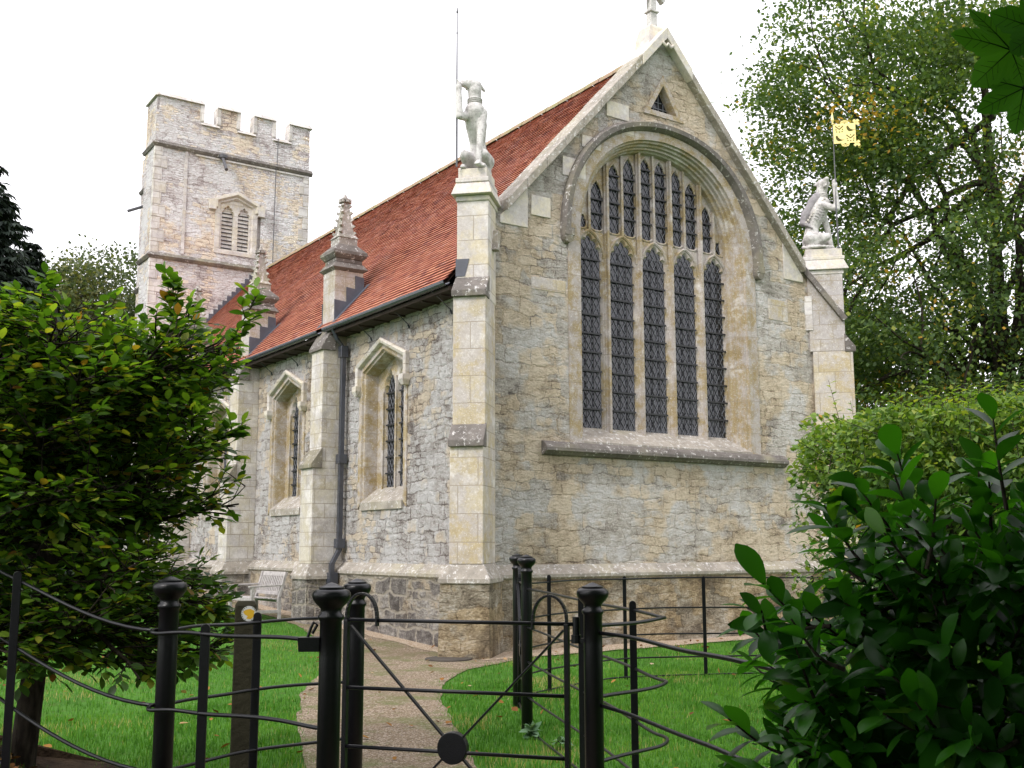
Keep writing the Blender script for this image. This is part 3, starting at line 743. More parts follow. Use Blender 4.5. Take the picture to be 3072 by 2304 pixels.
# ---- side windows
def outline5(c, a, sh, ap, sill): return [(c-a, sill), (c-a, sh), (c, ap), (c+a, sh), (c+a, sill)]
def side_window(yc):
    mb = MB()
    prof = [(.94, 4.98, 5.36, 2.30, .03), (.94, 4.98, 5.36, 2.30, -.02), (.82, 4.88, 5.22, 2.42, -.02), (.805, 4.87, 5.20, 2.43, .02), (.775, 4.85, 5.17, 2.46, .03), (.765, 4.84, 5.16, 2.47, .07), (.745, 4.82, 5.13, 2.66, .345)]
    P = [[(x, y, z) for y, z in outline5(yc, a, sh, ap, si)] for a, sh, ap, si, x in prof]
    for A, B in zip(P, P[1:]): mb.strip(A, B)
    # tracery plate with two lights
    holes, backs, pn = [], [], []
    for s_ in (-1, 1):
        c = yc+s_*.255
        holes.append(light_outline(c, .40, 2.66, 4.42, 4.86, d=.03, depth=.04)); backs.append(light_outline(c, .40, 2.66, 4.42, 4.86, d=0, depth=.04))
        pn.append((light_outline(c, .40, 2.66, 4.42, 4.86, foil=False), c, .40, 2.68, 4.86))
        mb.tube([(.29, y, z) for y, z in light_outline(c, .49, 4.2, 4.42, 4.93, foil=False)[1:-1]], .022, 6)
    plate(mb, outline5(yc, .75, 4.83, 5.14, 2.55)[::-1], holes, .285, .345, backs, axis='x', sgn=-1)
    for dx, w_ in ((-.50, .04), (0, .05), (.50, .04)): mb.bar((.275, yc+dx, 2.6), (.275, yc+dx, 4.5 if dx else 4.75), w_, .04, up=(1, 0, 0))
    wd = mb.build('side_window', M['ash_window'], church)
    mb = MB()
    mb.hexa([(.3, yc-.81, 2.28), (.3, yc+.81, 2.28), (-.035, yc+.81, 2.28), (-.035, yc-.81, 2.28)], [(.3, yc-.81, 2.70), (.3, yc+.81, 2.70), (-.035, yc+.81, 2.42), (-.035, yc-.81, 2.42)])
    mb.build('window_sill', M['trim_mid'], wd)
    mb = MB()
    prof = [(.97, 5.02, 5.42, .0), (.98, 5.03, 5.43, -.08), (.95, 5.00, 5.39, -.115), (.89, 4.96, 5.33, -.09), (.875, 4.94, 5.31, .0)]
    P = [[(x, y, z) for y, z in outline5(yc, a, sh, ap, 4.55)] for a, sh, ap, x in prof]
    for A, B in zip(P, P[1:]): mb.strip(A, B)
    for s_ in (-1, 1):
        mb.hexa([(-.15, yc+s_*.925-.085, 4.52), (.0, yc+s_*.925-.085, 4.52), (.0, yc+s_*.925+.085, 4.52), (-.15, yc+s_*.925+.085, 4.52)][::-1], [(-.15, yc+s_*.925-.085, 4.62), (.0, yc+s_*.925-.085, 4.62), (.0, yc+s_*.925+.085, 4.62), (-.15, yc+s_*.925+.085, 4.62)][::-1])
        mb.hexa([(-.11, yc+s_*.925-.045, 4.43), (.0, yc+s_*.925-.045, 4.43), (.0, yc+s_*.925+.045, 4.43), (-.11, yc+s_*.925+.045, 4.43)], [(-.15, yc+s_*.925-.085, 4.52), (.0, yc+s_*.925-.085, 4.52), (.0, yc+s_*.925+.085, 4.52), (-.15, yc+s_*.925+.085, 4.52)])
    mb.build('hood_mould', M['ash_cream'], wd, bevel=.006)
    g, l_, b_ = MB(), MB(), MB()
    for ol, c, w_, zb, zt in pn: glaze(g, l_, b_, ol, c, w_, zb, zt, .35, axis='x', dw=.11, dh=.19, bar_step=.30, sgn=-1)
    g.build('pane', M['glass'], wd); l_.build('lead_lattice', M['lead_came'], wd); b_.build('saddle_bars', M['darkmetal'], wd)
for c in WINY: side_window(c)

# ---- side buttresses with pinnacles
def frust(mb, x0, x1, y0, y1, z0, X0, X1, Y0_, Y1_, z1):
    mb.hexa([(x0, y0, z0), (x1, y0, z0), (x1, y1, z0), (x0, y1, z0)], [(X0, Y0_, z1), (X1, Y0_, z1), (X1, Y1_, z1), (X0, Y1_, z1)])
def crocket_spire(mb, cx_, cy_, z0, z1, w0, w1):
    frust(mb, cx_-w0, cx_+w0, cy_-w0, cy_+w0, z0, cx_-w1, cx_+w1, cy_-w1, cy_+w1, z1)
    n = 5
    for i in range(n):
        t = (i+.35)/n; z = z0+(z1-z0)*t; w_ = w0+(w1-w0)*t
        for sx in (-1, 1):
            for sy in (-1, 1):
                mb.obox((cx_+sx*w_*1.02, cy_+sy*w_*1.02, z), unit((sx, sy, .9)), unit((sx, -sy, 0)), unit((-sx, -sy, 1.8)), .042, .026, .026)
    for i in range(8):
        a = i*math.pi/4; mb.obox((cx_+.085*math.cos(a), cy_+.085*math.sin(a), z1+.02), (math.cos(a), math.sin(a), 0), (-math.sin(a), math.cos(a), 0), (0, 0, 1), .045, .032, .036)
    mb.lathe([(.03, -.03), (.075, .01), (.08, .05), (.045, .10), (.035, .13), (.012, .17)], (cx_, cy_, z1), 10)
for bi, yc in enumerate(BUTY):
    y0, y1 = yc-.275, yc+.275
    mb = MB()
    mb.box(-.74, 0, y0-.06, y1+.06, -.1, 1.08)
    b1 = mb.build('buttress', M['rub_plinth'], church)
    mb = MB(); frust(mb, -.78, 0, y0-.10, y1+.10, 1.08, -.66, 0, y0-.0, y1+.0, 1.30); mb.box(-.78, 0, y0-.10, y1+.10, 1.02, 1.08); mb.build('buttress_moulding', M['trim_mid'], b1)
    mb = MB(); mb.box(-.65, 0, y0, y1, 1.30, 3.10); mb.box(-.49, .0, y0+.004, y1-.004, 3.10, 5.42); mb.build('buttress_shaft', M['ash_butt'], b1, bevel=.012)
    mb = MB()
    mb.hexa([(-.70, y0-.03, 3.10), (-.47, y0-.03, 3.10), (-.47, y1+.03, 3.10), (-.70, y1+.03, 3.10)], [(-.70, y0-.03, 3.18), (-.47, y0-.03, 3.50), (-.47, y1+.03, 3.50), (-.70, y1+.03, 3.18)])
    mb.hexa([(-.54, y0-.03, 5.40), (-.24, y0-.03, 5.40), (-.24, y1+.03, 5.40), (-.54, y1+.03, 5.40)], [(-.54, y0-.03, 5.46), (-.24, y0-.03, 5.98), (-.24, y1+.03, 5.98), (-.54, y1+.03, 5.46)])
    build_pieces(mb, 'weathering', M['trim_dark'], b1, bevel=.01)
    mb = MB(); mb.box(-.28, .34, y0+.004, y1-.004, 5.42, 7.08); pn = mb.build('pinnacle', M['ash_grey'], church, bevel=.01)
    mb = MB()
    frust(mb, -.28, .34, y0, y1, 7.02, -.35, .41, y0-.07, y1+.07, 7.08); frust(mb, -.35, .41, y0-.07, y1+.07, 7.08, -.27, .33, y0+.01, y1-.01, 7.20)
    mb.box(-.26, .32, y0+.02, y1-.02, 7.20, 7.28)
    frust(mb, -.27, .33, y0+.01, y1-.01, 7.28, -.34, .40, y0-.06, y1+.06, 7.37); mb.box(-.34, .40, y0-.06, y1+.06, 7.37, 7.43); frust(mb, -.34, .40, y0-.06, y1+.06, 7.43, -.17, .23, y0+.09, y1-.09, 7.60)
    mb.build('cornice', M['trim_dark'], pn, bevel=.012)
    mb = MB(); mb.box(-.17, .23, yc-.19, yc+.19, 7.58, 7.74); frust(mb, -.19, .25, yc-.21, yc+.21, 7.74, -.13, .19, yc-.155, yc+.155, 7.82)
    crocket_spire(mb, .03, yc, 7.80, 8.52, .150, .055); mb.build('spirelet', M['pinn'], pn)
    mb = MB()
    for yy in (y0-.012, y1+.012):
        for xa, xb, zt in ((-.285, -.03, 6.42), (-.03, .16, 6.70), (.16, .345, 6.95)):
            zl = roof_z(xa)-.02; zr_ = roof_z(xb)-.02
            mb.hexa([(xa, yy-.008, zl), (xb, yy-.008, zr_), (xb, yy+.008, zr_), (xa, yy+.008, zl)], [(xa-.004, yy-.008, zt), (xb, yy-.008, zt-.02), (xb, yy+.008, zt-.02), (xa-.004, yy+.008, zt)])
    # apron lying on the tiles
    for s_, yy in ((-1, y0), (1, y1)):
        A = [(x, yy, roof_z(x)+.045) for x in (-.34, .0, .42)]; B = [(x, yy+s_*.16, roof_z(x)+.04) for x in (-.34, .0, .42)]
        mb.strip(A, B) if s_ < 0 else mb.strip(B, A)
    build_pieces(mb, 'lead_flashing', M['lead'], pn)
# downpipe beside the first buttress
def downpipe(y):
    mb = MB(); x = -.13
    mb.box(x-.075, x+.075, y-.075, y+.075, 5.25, 5.48); mb.box(x-.045, x+.045, y-.045, y+.045, 1.55, 5.3)
    mb.hexa([(x-.19, y-.045, 1.30), (x-.10, y-.045, 1.30), (x-.10, y+.045, 1.30), (x-.19, y+.045, 1.30)], [(x-.045, y-.045, 1.56), (x+.045, y-.045, 1.56), (x+.045, y+.045, 1.56), (x-.045, y+.045, 1.56)])
    mb.box(x-.19, x-.10, y-.045, y+.045, .05, 1.32)
    for z in (1.68, 3.28): mb.box(x-.075, x+.09, y-.085, y+.085, z-.09, z+.09)
    mb.box(x-.22, x-.05, y-.09, y+.09, .92, 1.14)
    mb.tube([(-.38, y-.05, 5.78), (-.30, y-.05, 5.6), (-.13, y, 5.45)], .04, 8)
    mb.build('downpipe', M['gutter'], church, bevel=.008)
downpipe(4.66)

# ---- diagonal corner buttresses; local x points outwards
def diag(loc, rz, right):
    e = empty('corner_buttress', (loc[0], loc[1], 0), rz, church)
    k = .88 if right else 1
    def st(p0, p1, w, z0, z1, W0=None, back=-.25):
        pass
    mb = MB(); mb.hexa([(-.1, -.39, -.1), (.90*k, -.385, -.1), (.90*k, .385, -.1), (-.1, .39, -.1)], [(-.1, -.37, 1.10), (.84*k, -.37, 1.10), (.84*k, .37, 1.10), (-.1, .37, 1.10)])
    mb.build('plinth', M['rub_plinth_e'], e)
    mb = MB(); mb.box(-.1, .87*k, -.395, .395, 1.08, 1.15); mb.hexa([(-.1, -.395, 1.15), (.87*k, -.395, 1.15), (.87*k, .395, 1.15), (-.1, .395, 1.15)], [(-.1, -.265, 1.36), (.74*k, -.265, 1.36), (.74*k, .265, 1.36), (-.1, .265, 1.36)])
    mb.build('plinth_moulding', M['trim_mid'], e, bevel=.012)
    pm = .75*k; pu = .60*k if not right else .62; ps = .385 if not right else .49
    mb = MB(); mb.box(-.15, pm, -.258, .258, 1.36, 3.12); mb.box(-.15, pu, -.256, .256, 3.12, 5.46); mb.build('buttress_shaft', M['ash_yel'], e, bevel=.012)
    mb = MB(); mb.box(-.2, ps, -.254, .254, 5.46, 7.12); mb.build('upper_shaft', M['ash_cream'] if not right else M['ash_grey'], e, bevel=.012)
    mb = MB()
    mb.hexa([(pu-.02, -.275, 3.10), (pm+.06, -.275, 3.10), (pm+.06, .275, 3.10), (pu-.02, .275, 3.10)], [(pu-.02, -.275, 3.48), (pm+.06, -.275, 3.20), (pm+.06, .275, 3.20), (pu-.02, .275, 3.48)])
    mb.hexa([(ps-.02, -.275, 5.44), (pu+.06, -.275, 5.44), (pu+.06, .275, 5.44), (ps-.02, .275, 5.44)], [(ps-.02, -.275, 5.82), (pu+.06, -.275, 5.54), (pu+.06, .275, 5.54), (ps-.02, .275, 5.82)])
    build_pieces(mb, 'weathering', M['trim_dark'], e, bevel=.012)
    mb = MB()
    x0, x1 = -.26, ps+.0
    mb.box(x0-.02, x1+.03, -.27, .27, 7.04, 7.13)
    mb.hexa([(x0-.1, -.33, 7.13), (x1+.13, -.33, 7.13), (x1+.13, .33, 7.13), (x0-.1, .33, 7.13)], [(x0-.02, -.27, 7.34), (x1+.04, -.27, 7.34), (x1+.04, .27, 7.34), (x0-.02, .27, 7.34)])
    mb.box(x0-.01, x1+.06, -.27, .27, 7.34, 7.42)
    mb.box(x0+.05, x1+.02, -.235, .235, 7.42, 7.58)
    mb.build('pedestal', M['newstone'], e, bevel=.014)
    if not right:
        mb = MB()
        for xa, xb, zt in ((.08, .26, 6.15), (.26, ps-.01, 6.0)): mb.box(xa, xb, -.266, -.255, 5.72, zt)
        mb.hexa([(ps-.12, -.27, 5.82), (ps+.01, -.27, 5.82), (ps+.01, -.12, 5.82), (ps-.12, -.27+.02, 5.82)], [(ps-.12, -.27, 6.1), (ps+.012, -.27, 6.1), (ps+.012, -.05, 6.1), (ps-.12, -.25, 6.1)])
        build_pieces(mb, 'lead_flashing', M['lead'], e)
        # broken stub of moulding on the shaft flank
        mb = MB(); mb.hexa([(-.02, .25, 6.30), (.14, .25, 6.30), (.14, .36, 6.30), (-.02, .36, 6.30)], [(-.12, .25, 6.66), (.0, .25, 6.66), (.0, .33, 6.66), (-.12, .33, 6.66)]); mb.build('moulding_stub', M['trim_mid'], e, bevel=.01)
    else:
        mb = MB(); A = Vector((-.45, -.30, 7.42)); B = Vector((.50, -.30, 6.08))
        mb.bar(A, B, .12, .11, up=(1, 0, 1)); mb.build('raking_moulding', M['trim_dark'], e, bevel=.015)
        mb = MB(); mb.box(-.42, -.13, -.275, -.24, 5.9, 6.6); mb.build('wall_stone', M['ash_white'], e)
    return e
diag((0, 0), R(-135), False)
diag((WD, 0), R(-45), True)

# ---- tower
tower = wall_grid('tower', (0, 20.48, 0), (1, 0, 0), .39, 5.85, 4.5, 16.0, .05, lambda u, v: ~((np.abs(u-3.3) < .80) & (v > 11.55) & (v < 13.35)) & ((v < 15.86) | (u < 1.9)), M['rub_tower'])
wall_grid('tower_turret_side', (.39, 0, 0), (0, 1, 0), 20.48, 21.62, 4.5, 16.4, .07, lambda u, v: u > -9, M['rub_tower'], nrm_flip=True, parent=tower)
wall_grid('tower_side', (1.45, 0, 0), (0, 1, 0), 21.6, 26.0, 4.5, 15.6, .09, lambda u, v: u > -9, M['rub_tower'], nrm_flip=True, parent=tower)
mb = MB(); mb.box(.45, 1.9, 20.6, 21.58, 4, 16.3); mb.box(1.5, 5.80, 20.62, 25.9, 4, 15.8); mb.box(5.74, 5.85, 20.50, 25.95, 4, 15.9); mb.build('tower_core', M['ash_white'], tower)
def merlon(mb, mc, x0, x1, zt, first=False, last=False):
    mb.box(x0+.07, x1-.07, 20.48, 20.80, 15.82, zt-.10)
    # moulded frame round each merlon
    a = .11
    mc.hexa([(x0-.02, 20.40, zt-.12), (x1+.02, 20.40, zt-.12), (x1+.02, 20.86, zt-.12), (x0-.02, 20.86, zt-.12)], [(x0+.03, 20.50, zt+.04), (x1-.03, 20.50, zt+.04), (x1-.03, 20.76, zt+.04), (x0+.03, 20.76, zt+.04)])
    if not first: mc.hexa([(x0-.02, 20.43, 15.90), (x0+.12, 20.46, 15.90), (x0+.12, 20.82, 15.90), (x0-.02, 20.85, 15.90)], [(x0-.02, 20.43, zt-.12), (x0+.12, 20.46, zt-.12), (x0+.12, 20.82, zt-.12), (x0-.02, 20.85, zt-.12)])
    if not last: mc.hexa([(x1-.12, 20.46, 15.90), (x1+.02, 20.43, 15.90), (x1+.02, 20.85, 15.90), (x1-.12, 20.82, 15.90)], [(x1-.12, 20.46, zt-.12), (x1+.02, 20.43, zt-.12), (x1+.02, 20.85, zt-.12), (x1-.12, 20.82, zt-.12)])
mb, mc = MB(), MB()
ml = [(.39, 1.96), (2.44, 3.23), (3.74, 4.53), (5.05, 5.90)]
for i, (a, b) in enumerate(ml): merlon(mb, mc, a, b, 16.62, i == 0, i == 3)
for (a, b) in ((1.96, 2.44), (3.23, 3.74), (4.53, 5.05)):
    mc.hexa([(a-.08, 20.40, 15.78), (b+.08, 20.40, 15.78), (b+.08, 20.86, 15.78), (a-.08, 20.86, 15.78)], [(a-.08, 20.52, 15.92), (b+.08, 20.52, 15.92), (b+.08, 20.76, 15.92), (a-.08, 20.76, 15.92)])
mb.box(.39, .45, 20.5, 21.6, 15.8, 16.45); mb.box(.40, 1.9, 21.3, 21.6, 15.8, 16.45)
mc.hexa([(.31, 20.42, 16.48), (.52, 20.42, 16.48), (.52, 21.68, 16.48), (.31, 21.68, 16.48)], [(.37, 20.5, 16.62), (.50, 20.5, 16.62), (.50, 21.6, 16.62), (.37, 21.6, 16.62)])
# side and rear parapet (seen against the sky from other positions)
for i in range(4):
    y0 = 21.9+i*1.05; mb.box(1.45, 1.75, y0, y0+.62, 15.5, 16.5); mb.box(5.55, 5.85, y0, y0+.62, 15.5, 16.5)
mb.box(1.45, 5.85, 25.6, 25.95, 15.4, 16.1)
build_pieces(mb, 'parapet', M['rub_tower'], tower); build_pieces(mc, 'parapet_coping', M['ash_white'], tower, bevel=.012)
mb = MB()
def ring_string(z, o1, x0=.39, x1=5.85):
    for (xa, xb, ya, yb) in ((x0-o1, x1+o1, 20.48-o1, 20.52), (x0-o1, x0+.05, 20.53, 21.62+o1), (1.45-o1, 1.5, 21.8, 26.0)):
        mb.hexa([(xa+o1*.6, ya+(o1*.6 if ya < 20.5 else 0), z-.12), (xb-.0, ya+(o1*.6 if ya < 20.5 else 0), z-.12), (xb, yb, z-.12), (xa+o1*.6, yb, z-.12)], [(xa, ya, z-.03), (xb, ya, z-.03), (xb, yb, z-.03), (xa, yb, z-.03)])
        mb.hexa([(xa, ya, z-.03), (xb, ya, z-.03), (xb, yb, z-.03), (xa, yb, z-.03)], [(xa+o1, ya+(o1 if ya < 20.5 else 0), z+.10), (xb, ya+(o1 if ya < 20.5 else 0), z+.10), (xb, yb, z+.10), (xa+o1, yb, z+.10)])
ring_string(14.86, .10); ring_string(11.05, .12)
build_pieces(mb, 'string_course', M['trim_dark'], tower)
mb = MB(); mb.box(1.38, 1.48, 20.455, 20.5, 11.2, 14.75); mb.box(1.75, 5.80, 20.445, 20.5, 14.66, 14.72); build_pieces(mb, 'pale_band', M['ash_white'], tower)
mb = MB()                                             # quoins
for i, z in enumerate(np.arange(5.2, 14.6, .42)):
    wq = .42 if i % 2 else .26
    mb.box(.375, .39+wq, 20.462, 20.60, z, z+.405)
    mb.box(5.86-wq*.9, 5.862, 20.464, 20.60, z, z+.40)
build_pieces(mb, 'quoin', M['ash_white'], tower, bevel=.01)
# belfry window
mb = MB(); tx0 = 3.23
prof = [(.74, 13.30, 13.56, 11.42, 20.50), (.74, 13.30, 13.56, 11.42, 20.455), (.58, 13.18, 13.42, 11.55, 20.455), (.54, 13.14, 13.36, 11.58, 20.53)]
P = [[(x, y, z) for x, z in outline5(tx0, a, sh, ap, si)]+[(tx0-a, y, si)] for a, sh, ap, si, y in prof]
for A, B in zip(P, P[1:]): mb.strip(B, A)
holes, backs = [], []
for s_ in (-1, 1):
    c = tx0+s_*.285; holes.append(light_outline(c, .37, 11.62, 12.80, 13.12, d=.03, depth=.06)); backs.append(light_outline(c, .37, 11.62, 12.80, 13.12, depth=.06))
plate(mb, outline5(tx0, .55, 13.15, 13.38, 11.55)[::-1], holes, 20.52, 20.62, backs)
bwn = mb.build('belfry_window', M['ash_cream'], tower)
mb = MB()
hp = [(.78, 13.30, 13.60, 20.48), (.80, 13.32, 13.66, 20.38), (.70, 13.24, 13.54, 20.36), (.64, 13.20, 13.46, 20.48)]
P = [[(x, y, z) for x, z in outline5(tx0, a, sh, ap, 13.0)] for a, sh, ap, y in hp]
for A, B in zip(P, P[1:]): mb.strip(B, A)
for s_ in (-1, 1): mb.box(tx0+s_*.86-.12, tx0+s_*.86+.12, 20.36, 20.5, 12.90, 13.26)
mb.build('belfry_hood', M['newstone'], tower, bevel=.012)
mb = MB()
for s_ in (-1, 1):
    c = tx0+s_*.285
    for i in range(10):
        z = 11.64+i*.135; mb.hexa([(c-.19, 20.60, z), (c+.19, 20.60, z), (c+.19, 20.74, z+.09), (c-.19, 20.74, z+.09)], [(c-.19, 20.60, z+.03), (c+.19, 20.60, z+.03), (c+.19, 20.74, z+.12), (c-.19, 20.74, z+.12)])
build_pieces(mb, 'louvre', M['louvre'], tower)
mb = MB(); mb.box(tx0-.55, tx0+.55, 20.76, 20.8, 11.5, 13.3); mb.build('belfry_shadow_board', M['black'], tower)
mb = MB(); mb.tube([(2.66, 20.45, 14.78), (2.50, 19.55, 14.05)], .055, 10); mb.tube([(1.45, 25.0, 14.1), (.75, 25.0, 13.75)], .055, 8)
mb.lathe([(.05, -.12), (.16, -.05), (.17, .04), (.05, .12)], (2.66, 20.44, 14.80), 10); build_pieces(mb, 'water_spout', M['polegrey'], tower)
mb = MB(); mb.tube([(4.62, 20.42, 15.9), (4.60, 20.40, 14.9), (4.58, 20.44, 14.7), (4.56, 20.44, 10.6)], .014, 6); mb.build('lightning_conductor', M['polegrey'], tower)
# stepped lead flashing of the roof against the tower
mb = MB(); x = .15
while x < 4.0:
    z = roof_z(x); mb.box(x, x+.145, 20.435, 20.455, z-.1, z+.30); x += .15
mb.build('lead_flashing', M['lead'], tower)

# ================================================================== carved beasts
def cap_pts(mb, a, b, ra, rb, n=12):
    a, b = Vector(a), Vector(b); d = b-a
    if d.length < 1e-4: d = Vector((0, 0, .001))
    L_ = d.length; d.normalize(); x = d.orthogonal().normalized(); y = d.cross(x)
    prof = []
    for i in range(5): t = math.pi/2*(1-i/4); prof.append((-ra*math.sin(t), ra*math.cos(t)))
    for i in range(5): t = math.pi/2*i/4; prof.append((L_+rb*math.sin(t), rb*math.cos(t)))
    vs = []; fs = []
    for s_, r_ in prof:
        for k in range(n): an = 2*math.pi*k/n; vs.append(a+d*s_+(x*math.cos(an)+y*math.sin(an))*max(r_, .002))
    for i in range(len(prof)-1):
        for k in range(n): fs.append((i*n+k, i*n+(k+1) % n, (i+1)*n+(k+1) % n, (i+1)*n+k))
    fs.append(tuple(reversed(range(n)))); fs.append(tuple(range((len(prof)-1)*n, len(prof)*n)))
    mb.mesh(vs, fs)
def organic(name, caps, mat, parent, vox=.016, sm=6):
    mb = MB()
    for c in caps: cap_pts(mb, *c)
    o = mb.build(name, mat, parent)
    r_ = o.modifiers.new('r', 'REMESH'); r_.mode = 'VOXEL'; r_.voxel_size = vox; r_.use_smooth_shade = True
    s_ = o.modifiers.new('s', 'SMOOTH'); s_.factor = .5; s_.iterations = 2
    return o
def beast(loc, rz, label, maned):
    e = empty('beast_statue', loc, rz, label=label, cat='statue', group='carved stone beasts on the gable corners')
    # local x forward, y left (right paw is -y), z up
    caps = [((-.12, 0, .26), (-.10, 0, .50), .17, .135), ((-.10, 0, .50), (.02, 0, .80), .125, .175), ((.02, 0, .80), (.13, 0, 1.0), .18, .17), ((.10, 0, 1.0), (.13, 0, 1.24), .135, .105),
            ((.12, 0, 1.24), (.15, 0, 1.36), .11, .115)]
    for s_ in (-1, 1):
        caps += [((-.15, s_*.12, .24), (.17, s_*.15, .27), .15, .085), ((.17, s_*.16, .26), (-.18, s_*.16, .09), .085, .05), ((-.2, s_*.16, .055), (.20, s_*.16, .045), .055, .045), ((.20, s_*.16, .045), (.27, s_*.16, .04), .055, .045)]
    caps += [((.10, .12, .98), (.22, .11, .52), .09, .06), ((.22, .11, .52), (.29, .10, .10), .058, .045), ((.29, .10, .06), (.37, .10, .045), .055, .045)]      # straight foreleg
    caps += [((.10, -.12, .95), (.40, -.19, .84), .09, .062), ((.40, -.19, .84), (.37, -.21, 1.30), .062, .046), ((.37, -.21, 1.32), (.36, -.215, 1.40), .055, .045)]  # raised foreleg
    for k in (-1, 0, 1): caps.append(((.35+.02*k, -.20, 1.41), (.385+.02*k, -.235, 1.45), .02, .015))
    for k in (-1, 0, 1): caps += [((.38, .10+k*.03, .04), (.41, .10+k*.032, .025), .022, .016), ((.27, .16+k*.03, .035), (.31, .16+k*.032, .022), .02, .015), ((.27, -.16+k*.03, .035), (.31, -.16+k*.032, .022), .02, .015)]
    # head turned to its right
    if maned:
        hd = Vector((.35, -.93, .12)).normalized(); jaw = Vector((.3, -.9, -.22)).normalized(); c = Vector((.15, -.02, 1.42))
        caps += [(c, c+hd*.13, .105, .075), (c+hd*.10+Vector((0, 0, .03)), c+hd*.20+Vector((0, 0, .035)), .06, .048), (c+jaw*.06+Vector((0, 0, -.06)), c+jaw*.17+Vector((0, 0, -.03)), .05, .036)]
        for a in range(7):
            an = math.pi*a/6; caps.append((c+Vector((.09*math.cos(an), .02, .09*math.sin(an))), c+Vector((.125*math.cos(an), .03, .115*math.sin(an)+.0)), .034, .024))
        caps += [((.03, .03, 1.44), (-.02, .0, 1.42), .03, .02), ((.24, .0, 1.47), (.29, .02, 1.46), .03, .02)]
    else:
        hd = Vector((.62, -.74, .18)).normalized(); c = Vector((.13, 0, 1.43))
        caps += [(c, c+hd*.11, .12, .095), (c+hd*.10, c+hd*.20+Vector((0, 0, -.02)), .082, .068), ((.08, .05, 1.50), (-.03, .12, 1.42), .035, .025), ((.16, -.09, 1.50), (.08, -.15, 1.42), .035, .022), ((.05, .0, 1.52), (-.05, .02, 1.47), .03, .02)]
    caps += [((-.27, .02, .12), (-.30, -.12, .07), .04, .035), ((-.30, -.12, .07), (-.12, -.24, .05), .035, .028), ((-.12, -.24, .05), (.12, -.25, .05), .028, .03)]
    organic('body', caps, M['statue'], e)
    mb = MB()
    for i in range(3): mb.lathe([(.115, 0), (.128, .012), (.115, .024)], (.13, 0, 1.13+i*.03), 16)
    mb.build('collar', M['statue'], e)
    # rib and belly carving
    if maned:
        cape = [((-.02, -.03, 1.10), (-.22, -.03, .78), .10, .09), ((-.02, .05, 1.10), (-.22, .05, .78), .10, .09), ((-.20, -.02, .80), (-.27, -.03, .62), .11, .07), ((-.20, .03, .80), (-.27, .03, .62), .11, .07), ((.06, 0, 1.16), (-.05, 0, 1.05), .12, .12), ((-.27, -.04, .63), (-.22, -.12, .55), .06, .04), ((-.22, -.12, .57), (-.10, -.17, .46), .04, .02)]
        organic('cape', cape, M['cape'], e, .018)
        mb = MB()
        for i in range(11):
            t = i/10; p = Vector((.16, -.155, 1.08)).lerp(Vector((-.22, -.14, .60)), t); mb.obox(p, (1, 0, 0), (0, 1, 0), (0, 0, 1), .018, .018, .018)
        mb.build('jewelled_band', M['newstone'], e)
        mb = MB()
        for i in range(6): z = .62+i*.055; mb.tube([(-.06+i*.02, -.165, z+.05), (.04+i*.02, -.178, z), (.13+i*.018, -.13, z+.01)], .008, 5)
        mb.build('ribs', M['cape'], e)
    top = 2.98 if maned else 2.62
    mb = MB(); mb.tube([(.385, -.235, 0), (.375, -.24, .8), (.385, -.24, 1.5), (.385, -.24, 2.6)], [.016, .017, .013, .008], 8)
    if not maned: mb.lathe([(.008, 0), (.02, .02), (.014, .04), (.006, .10)], (.385, -.24, 2.6), 8); mb.lathe([(.012, 0), (.017, .01), (.010, .02)], (.385, -.24, 2.25), 8)
    mb.build('pole', M['polegrey'], e)
    if maned:
        v_ = empty('banner_vane', (.39, -.24, 2.18), R(0), e)
        v_.name = 'banner_vane'
        mb = MB(); mb.box(0, .44, -.008, .008, .02, .44)
        for cx_, cz_ in ((.23, .46), (.23, .0)):
            for k in range(5): a = math.pi*(k+.0)/4 if cz_ > .2 else -math.pi*k/4; mb.lathe([(0.001, -.006), (.032, -.006), (.032, .006), (.001, .006)], (0, 0, 0), 4) if False else mb.obox((cx_+.05*math.cos(a), 0, cz_+.03*math.sin(a)), (1, 0, 0), (0, 1, 0), (0, 0, 1), .03, .007, .022)
        for cx_, cz_ in ((.455, .455), (.455, .005)):
            for a in (R(45), R(135), R(225), R(315)): mb.obox((cx_+.038*math.cos(a), 0, cz_+.038*math.sin(a)), (math.cos(a), 0, math.sin(a)), (0, 1, 0), (-math.sin(a), 0, math.cos(a)), .035, .009, .026)
        mb.build('vane_plate', M['gold'], v_)
        mb = MB()
        def art(yy):
            def P(x, z): return (x, yy, z)
            def bird(ox, oz):
                pts = [(.02, .13), (.035, .155), (.06, .15), (.07, .12), (.10, .085), (.15, .062), (.20, .065), (.13, .04), (.085, .03), (.055, .045), (.03, .08)]
                poly = [Vector((ox+x, oz+z, 0)) for x, z in pts]
                for t in tessellate_polygon([poly]): mb.face([P(poly[i].x, poly[i].y) for i in t])
            def chev(ox, oz):
                for s_ in (-1, 1):
                    mb.face([P(ox+.1, oz+.075), P(ox+.1+s_*.07, oz+.135), P(ox+.1+s_*.055, oz+.15), P(ox+.1, oz+.10)])
                for px_, pz_ in ((.035, .08), (.165, .08), (.10, .03), (.10, .155), (.045, .035), (.155, .035), (.03, .15), (.17, .15)):
                    for a in (R(45), R(-45)): mb.face([P(ox+px_+.017*math.cos(a+q), oz+pz_+.017*math.sin(a+q)) for q in (-.3, .3, math.pi-.3, math.pi+.3)])
            chev(.02, .235); bird(.24, .235); bird(.02, .035); chev(.235, .035)
        art(-.0105); art(.0105)
        mb.build('vane_pattern', M['cutout'], v_)
